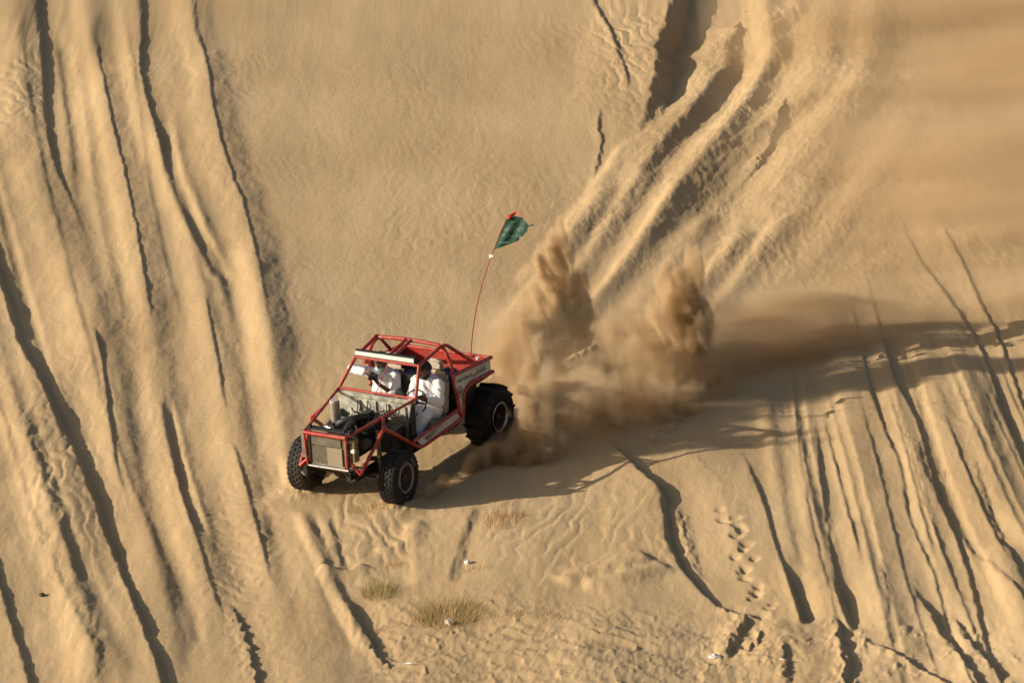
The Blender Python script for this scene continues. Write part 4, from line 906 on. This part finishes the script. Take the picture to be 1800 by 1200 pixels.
# ------------------------------------------------------------------ litter and bits on the sand
M['paper'] = mat('white_paper', (.74, .73, .74), .7, scale=30, col2=(.62, .6, .6))
M['twig'] = mat('dark_twig', (.08, .055, .04), .9, scale=30)
def scrap(px, py, label, s, seed, m='paper', nm='paper_scrap', cat='litter', flat=.5):
    r = random.Random(seed); p = on_sand(px, py); bm = bmesh.new(); bmesh.ops.create_icosphere(bm, subdivisions=2, radius=1)
    for v in bm.verts: v.co = Vector((v.co.x * s[0] * r.uniform(.6, 1.15), v.co.y * s[1] * r.uniform(.6, 1.15), v.co.z * s[2] * r.uniform(.4, 1.2)))
    me = bpy.data.meshes.new(nm); bm.to_mesh(me); bm.free(); me.materials.append(M[m]); o = bpy.data.objects.new(nm, me); C.objects.link(o)
    o.location = p + Vector((0, 0, s[2] * .45)); o.rotation_euler = (.35, 0, r.uniform(0, 3)); tag(o, label, cat, 'scraps lying on the sand'); return o
scrap(790, 1096, 'crumpled white litter in front of the wide green-topped tuft', (.085, .08, .05), 1)
scrap(822, 990, 'small white scrap on the bare sand below the pale dry tuft', (.05, .05, .045), 2)
scrap(1256, 1156, 'pale crumpled plastic at the foot of the broken sand bank', (.09, .06, .04), 3)
scrap(1376, 1160, 'thin white scrap right of the pale crumpled plastic', (.07, .05, .02), 4)
scrap(720, 1168, 'flat pale scrap at the bottom edge below the tufts', (.11, .06, .02), 5)
scrap(74, 1047, 'dark lump of debris on the ridge at the lower left', (.05, .06, .035), 6, 'twig', 'debris_lump')
scrap(1043, 396, 'small dark pebble above the left dust burst', (.016, .016, .014), 7, 'twig', 'pebble', 'stone')
scrap(1311, 22, 'small dark pebble in the shaded gouge at the top', (.02, .02, .018), 8, 'twig', 'pebble', 'stone')
def twig(px, py, label, L, ang, seed):
    r = random.Random(seed); p = on_sand(px, py); t = empty('twig', label, 'twig', Matrix.Translation(p), 'twigs stuck in the sand')
    d = Vector((math.cos(ang), .2, math.sin(ang))); MB().tube([Vector((0, 0, -.02)), d * L * .5 + Vector((.01, 0, 0)), d * L], .006, 6, r1=.003).build('stem', M['twig'], t)
    MB().tube([d * L * .45, d * L * .45 + Vector((-.3 * L, .05, .25 * L))], .004, 5, r1=.002).build('side_shoot', M['twig'], t); return t
twig(1660, 838, 'dark forked twig between the two parallel ruts on the right', .12, 1.4, 1)
twig(1743, 1143, 'dark twig by the deepest ruts at the lower right', .10, .3, 2)
twig(1617, 693, 'tiny dark twig above the forked twig', .05, .4, 3)
twig(757, 229, 'tiny bent twig alone on the smooth upper face', .07, .2, 4)
twig(510, 318, 'tiny brown twig left of the centre of the smooth face', .06, .1, 5)
twig(208, 972, 'short twig on the ribbed track at the lower left', .09, .15, 6)
# ------------------------------------------------------------------ flying sand: volumes held in voxel grids, laid out on the dune face
E1 = np.array([1.0, 0, 0]) - NRM[0] * NRM; E1 /= np.linalg.norm(E1); E2 = np.cross(NRM, E1)       # along the face, up the face, off the face
MWD = Matrix(((E1[0], E2[0], NRM[0], 0), (E1[1], E2[1], NRM[1], 0), (E1[2], E2[2], NRM[2], 0), (0, 0, 0, 1)))
def noise3(shape, vox, lam, seed):
    """smooth random field, about -1..1, with its own wavelength along each axis"""
    r = np.random.default_rng(seed); Ws = []; ns = []
    for N, l in zip(shape, lam):
        x = np.arange(N) * vox / l + r.random(); i = np.floor(x).astype(int); f = x - i; n = i.max() + 4; W = np.zeros((N, n), np.float32); k = np.arange(N)
        W[k, i] = (1 - f) ** 3 / 6; W[k, i + 1] = (3 * f ** 3 - 6 * f ** 2 + 4) / 6; W[k, i + 2] = (-3 * f ** 3 + 3 * f ** 2 + 3 * f + 1) / 6; W[k, i + 3] = f ** 3 / 6
        Ws.append(W); ns.append(n)
    g = r.standard_normal(ns).astype(np.float32)
    g = np.tensordot(Ws[0], g, (1, 0)); g = np.tensordot(g, Ws[1], (1, 1)); g = np.tensordot(g, Ws[2], (1, 1)); return g * 1.35
def fbm3(shape, vox, lam, octv, seed, gain=.55, billow=False):
    t = 0; a = 1.0; tot = 0
    for o in range(octv):
        n = noise3(shape, vox, [l / 2 ** o for l in lam], seed + o * 11)
        t = t + a * ((np.abs(n) * 2 - 1) if billow else n); tot += a; a *= gain
    return t / tot
def dust_volume(name, dens, lo, vox, m):
    dens = np.ascontiguousarray(dens, np.float32); nx, ny, nz = dens.shape
    me = bpy.data.meshes.new(name); me.vertices.add(dens.size); at = me.attributes.new('grid_density', 'FLOAT', 'POINT'); at.data.foreach_set('value', dens.ravel())
    me.materials.append(m); ob = bpy.data.objects.new(name, me); C.objects.link(ob); ob.matrix_world = MWD
    ng = bpy.data.node_groups.new(name, 'GeometryNodeTree')
    for io in ('INPUT', 'OUTPUT'): ng.interface.new_socket('Geometry', in_out=io, socket_type='NodeSocketGeometry')
    N, L = ng.nodes.new, ng.links.new
    gi, go, vc, pos = N('NodeGroupInput'), N('NodeGroupOutput'), N('GeometryNodeVolumeCube'), N('GeometryNodeInputPosition')
    vc.inputs['Min'].default_value = lo; vc.inputs['Max'].default_value = [lo[i] + vox * (dens.shape[i] - 1) for i in range(3)]
    for i, k in enumerate('XYZ'): vc.inputs['Resolution ' + k].default_value = dens.shape[i]
    sb, ml, fl_, dt = (N('ShaderNodeVectorMath') for _ in range(4))
    sb.operation = 'SUBTRACT'; sb.inputs[1].default_value = lo; ml.operation = 'MULTIPLY_ADD'; ml.inputs[1].default_value = (1 / vox,) * 3; ml.inputs[2].default_value = (.5,) * 3
    fl_.operation = 'FLOOR'; dt.operation = 'DOT_PRODUCT'; dt.inputs[1].default_value = (ny * nz, nz, 1)
    L(pos.outputs[0], sb.inputs[0]); L(sb.outputs[0], ml.inputs[0]); L(ml.outputs[0], fl_.inputs[0]); L(fl_.outputs[0], dt.inputs[0])
    si = N('GeometryNodeSampleIndex'); na = N('GeometryNodeInputNamedAttribute'); na.data_type = 'FLOAT'; na.inputs['Name'].default_value = 'grid_density'; fi = N('FunctionNodeFloatToInt')
    L(gi.outputs[0], si.inputs['Geometry']); L(na.outputs[0], si.inputs['Value']); L(dt.outputs['Value'], fi.inputs[0]); L(fi.outputs[0], si.inputs['Index']); L(si.outputs[0], vc.inputs['Density'])
    sm = N('GeometryNodeSetMaterial'); sm.inputs['Material'].default_value = m; L(vc.outputs[0], sm.inputs['Geometry']); L(sm.outputs[0], go.inputs[0])
    md = ob.modifiers.new('voxels', 'NODES'); md.node_group = ng; ob['kind'] = 'stuff'; return ob
def dust_mat(name, col, k, aniso=.25):
    m = bpy.data.materials.new(name); m.use_nodes = True; nt = m.node_tree; nt.nodes.clear(); o = nt.nodes.new('ShaderNodeOutputMaterial'); v = nt.nodes.new('ShaderNodeVolumePrincipled')
    v.inputs['Color'].default_value = (*col, 1); v.inputs['Density'].default_value = k; v.inputs['Anisotropy'].default_value = aniso; nt.links.new(v.outputs[0], o.inputs['Volume']); return m

def grid(LO, HI, VOX):
    shp = tuple(int((HI[i] - LO[i]) / VOX) + 1 for i in range(3)); ax = [LO[i] + VOX * np.arange(shp[i], dtype=np.float32) for i in range(3)]
    return shp, ax[0][:, None, None], ax[1][None, :, None], ax[2][None, None, :]
def warp(g, disp, vox):
    """drags a field along a displacement field, which draws its lumps out into wisps"""
    ix = []
    for k, dd in enumerate(disp):
        sh = [1, 1, 1]; sh[k] = g.shape[k]; ar = np.arange(g.shape[k], dtype=np.int32).reshape(sh)
        ix.append(np.clip(ar + np.rint(dd / vox).astype(np.int32), 0, g.shape[k] - 1))
    return g[ix[0], ix[1], ix[2]]
B0 = [(.8, -.6), (1.05, -.35), (1.7, .58), (2.0, .85), (2.3, .72), (3.05, .80), (3.9, 1.65), (4.7, 2.5), (6.0, 3.9), (7.3, 4.75), (9.0, 5.1), (10, 5.2)]
WB = [(.8, .10), (1.7, .22), (2.1, .6), (2.6, 1.4), (4.0, 1.55), (5.0, 1.3), (6.5, .8), (8.0, .5), (9.6, .35)]
HC = [(.95, .05), (1.2, .10), (1.7, .20), (2.0, .30), (2.3, .75), (2.7, 1.05), (3.3, 1.2), (4.2, 1.15), (5.2, .95), (6.5, .70), (8.0, .45), (9.6, .25)]
RHO = [(.9, .9), (1.9, 1.0), (4.5, .95), (6.0, .54), (7.5, .44), (9.0, .26), (9.7, 0)]
def bank_shape(a, b, c):
    ip = lambda pts: np.interp(a, [p[0] for p in pts], [p[1] for p in pts]).astype(np.float32)
    b0, wb, hc, rho = ip(B0), ip(WB), ip(HC), ip(RHO)
    s = 1 - np.sqrt(((b - b0 - wb) / wb) ** 2 + (np.maximum(c, 0) / hc) ** 2)
    hv, wv = hc * 1.6 + .15, wb * 1.6 + .2
    v = 1 - np.sqrt(((b - b0 - wv * 1.05) / wv) ** 2 + (np.maximum(c, 0) / hv) ** 2)
    return b0, hc, rho, s, v
# --- near the wheels: fine voxels
VOX = .025; LO = (.8, -.7, -.06); HI = (5.75, 5.1, 2.62)
shp, a_, b_, c_ = grid(LO, HI, VOX)
w1 = [noise3(shp, VOX, (.8, .8, .8), 900 + k) * .24 + noise3(shp, VOX, (.3, .3, .3), 910 + k) * .10 for k in range(3)]
big = fbm3(shp, VOX, (.9, .9, .8), 3, 100, .55)
wis = warp(fbm3(shp, VOX, (.55, .45, .38), 5, 200, .66), w1, VOX)                     # curling wisps
fib = warp(fbm3(shp, VOX, (.16, .22, .60), 3, 300, .65), [.5 * w for w in w1], VOX)   # jets and falling curtains
rag3 = noise3(shp, VOX, (.075, .09, .10), 970) + .7 * noise3(shp, VOX, (.05, .06, .06), 971)
b0, hc, rho, s, v = bank_shape(a_, b_, c_)
low = np.exp(-np.maximum(c_, 0) / .4)
f = s + .30 * big + .85 * wis + .9 * low * fib * np.clip(1.15 - (b_ - b0) / .8, 0, 1)
fade = 1 - sstep(5.0, 5.7, a_)
den = (3.4 + 7.0 * low * np.clip(1.2 - (b_ - b0) / .9, 0, 1)) * sstep(.0, .45, f) * rho * np.clip(.45 + 2.6 * wis + .8 * fib + .35 * rag3, .02, 3.0)
den = den + .45 * np.clip(v + .45 * big + .4 * wis, 0, 1) * np.minimum(rho, .8) * np.clip((a_ - 2.0) / .6, 0, 1)
den *= fade
# two bursts thrown up by the rear wheels, crisp where they travel, feathered behind, each joined to the bank by a fan of sand
def lobe(c, r, sq=(1, 1, 1)): return 1 - np.sqrt(((a_ - c[0]) / (r * sq[0])) ** 2 + ((b_ - c[1]) / (r * sq[1])) ** 2 + ((c_ - c[2]) / (r * sq[2])) ** 2)
fb2 = warp(fbm3(shp, VOX, (.11, .16, .55), 3, 980, .65), [.6 * w1[0] + .22 * (c_ - 1.0), .6 * w1[1], .4 * w1[2]], VOX)      # strands of sand along the throw
tex_ = .38 * wis + .62 * fb2 + .20 * fib + .22 * big + .10 * rag3
A = np.maximum.reduce([lobe((2.95, 4.6, 1.50), .50, (.62, 1, 1.3)), lobe((2.82, 4.6, 1.2), .55, (.9, 1, 1.0)), lobe((3.16, 4.6, 1.12), .50, (.8, 1, 1.1)), lobe((2.58, 4.4, .72), .55, (1, 1, 1)), lobe((2.95, 4.5, .80), .50, (1, 1, .85)), lobe((2.3, 3.9, .5), .55, (1, 1, .9))])
soft = 1 - sstep(2.15, 2.75, a_)
den = den + 24 * sstep(.10 - .12 * soft, .50 + .5 * soft, A + tex_) * np.clip(.3 + (a_ - 2.2) / .6, .25, 1) * np.clip(.5 + .8 * wis + 1.0 * fb2, .08, 2.0)
den = den + .8 * sstep(.0, .8, lobe((2.35, 4.0, .75), .85, (.9, 1, 1.2)) + .5 * big + .5 * wis)
B = np.maximum.reduce([lobe((4.72, 3.4, 1.52), .50, (1, 1, 1)), lobe((4.98, 3.4, 1.82), .32, (.9, 1, 1.3)), lobe((5.03, 3.4, 1.18), .40, (.8, 1, 1.2)), lobe((4.38, 3.3, 1.25), .50, (1.1, 1, .9)), lobe((4.65, 3.3, 1.0), .50, (1.1, 1, .8))])
soft = 1 - sstep(3.9, 4.55, a_)
den = den + 15 * sstep(.08 - .15 * soft, .52 + .5 * soft, B + tex_) * np.clip(.25 + (a_ - 3.95) / .8, .2, 1) * np.clip(.5 + .8 * wis + 1.0 * fb2, .08, 2.0)
den = den + .5 * sstep(.0, .8, lobe((4.1, 3.2, 1.0), .8, (1.2, 1, .9)) + .5 * big + .6 * wis)
# the front wheel's spray along the sand: a row of little jets
e_ = b_ - (b0 + .12); spray = 1 - np.sqrt((e_ / .22) ** 2 + (np.maximum(c_, 0) / (hc * 1.35 + .15)) ** 2)
jet = noise3(shp, VOX, (.085, .3, .7), 950)
den = den + 16 * sstep(.22, .5, spray + .55 * jet + .45 * wis + .15 * rag3) * np.clip((a_ - .95) / .2, 0, 1) * np.clip((2.9 - a_) / .6, 0, 1)
den *= 1 - sstep(.22, .36, c_) * (1 - sstep(2.10, 2.45, a_ - .12 * c_)) * (1 - sstep(2.3, 2.9, b_))      # the wheel itself stands clear of its spray
den[den < .04] = 0
DUST = dust_mat('flying_sand', (.77, .625, .43), 1.0)
dc = dust_volume('dust_cloud', den, LO, VOX, DUST)
dc['label'] = "billowing cloud of brown sand thrown up behind the buggy's rear wheels"; dc['category'] = 'dust'
del den, big, wis, fib, w1, A, B, spray, jet, tex_, f, s, v
# --- the trail it leaves down-wind
VOX = .04; LO = (4.9, 2.3, -.06); HI = (9.9, 6.5, 1.5)
shp, a_, b_, c_ = grid(LO, HI, VOX)
b0, hc, rho, s, v = bank_shape(a_, b_, c_)
stk = warp(fbm3(shp, VOX, (2.4, .5, .26), 4, 400, .62), [0 * a_, noise3(shp, VOX, (1.5, .8, .8), 930) * .2, noise3(shp, VOX, (1.5, .8, .8), 931) * .12], VOX)
big = fbm3(shp, VOX, (1.4, .9, .8), 3, 110, .55)
f = s + .55 * stk + .30 * big
den = 3.4 * sstep(.0, .5, f) * rho * np.clip(.45 + 2.4 * stk, .02, 2.6) + .7 * np.clip(v + .4 * big + .4 * stk, 0, 1) * np.minimum(rho, .8)
den *= sstep(5.0, 5.7, a_); den[den < .03] = 0
dt_ = dust_volume('dust_trail', den, LO, VOX, DUST)
dt_['label'] = 'long streaky trail of dust drifting right from the cloud behind the buggy'; dt_['category'] = 'dust'
del den, f, s, v, stk, big
# thin streaming dust over the upper right of the face
V2 = .11; L2 = (5.6, 4.6, -.1); H2 = (13.6, 25.0, 2.6); sh2 = tuple(int((H2[i] - L2[i]) / V2) + 1 for i in range(3))
a2 = (L2[0] + V2 * np.arange(sh2[0]))[:, None, None]; b2 = (L2[1] + V2 * np.arange(sh2[1]))[None, :, None]; c2 = (L2[2] + V2 * np.arange(sh2[2]))[None, None, :]
st2 = fbm3(sh2, V2, (2.8, .8, .4), 4, 700, .62)
w2 = sstep(5.6, 9.4, a2 + .06 * (b2 - 8)) * np.exp(-np.maximum(c2, 0) / .8) * sstep(4.6, 7.0, b2) * (1 - sstep(22.5, 25, b2)) * (1 - sstep(2.0, 2.6, c2)) * (1 - sstep(12.6, 13.5, a2))
d2 = (.70 + 1.1 * sstep(9.0, 12.5, a2) * sstep(14, 22, b2)) * np.clip(.5 + 1.8 * st2, .06, 2.4) * w2; d2[d2 < .002] = 0
dv = dust_volume('dust_veil', d2, L2, V2, dust_mat('drifting_dust', (.80, .64, .42), 1.0))
dv['label'] = 'thin veil of drifting dust over the upper right of the dune'; dv['category'] = 'dust'
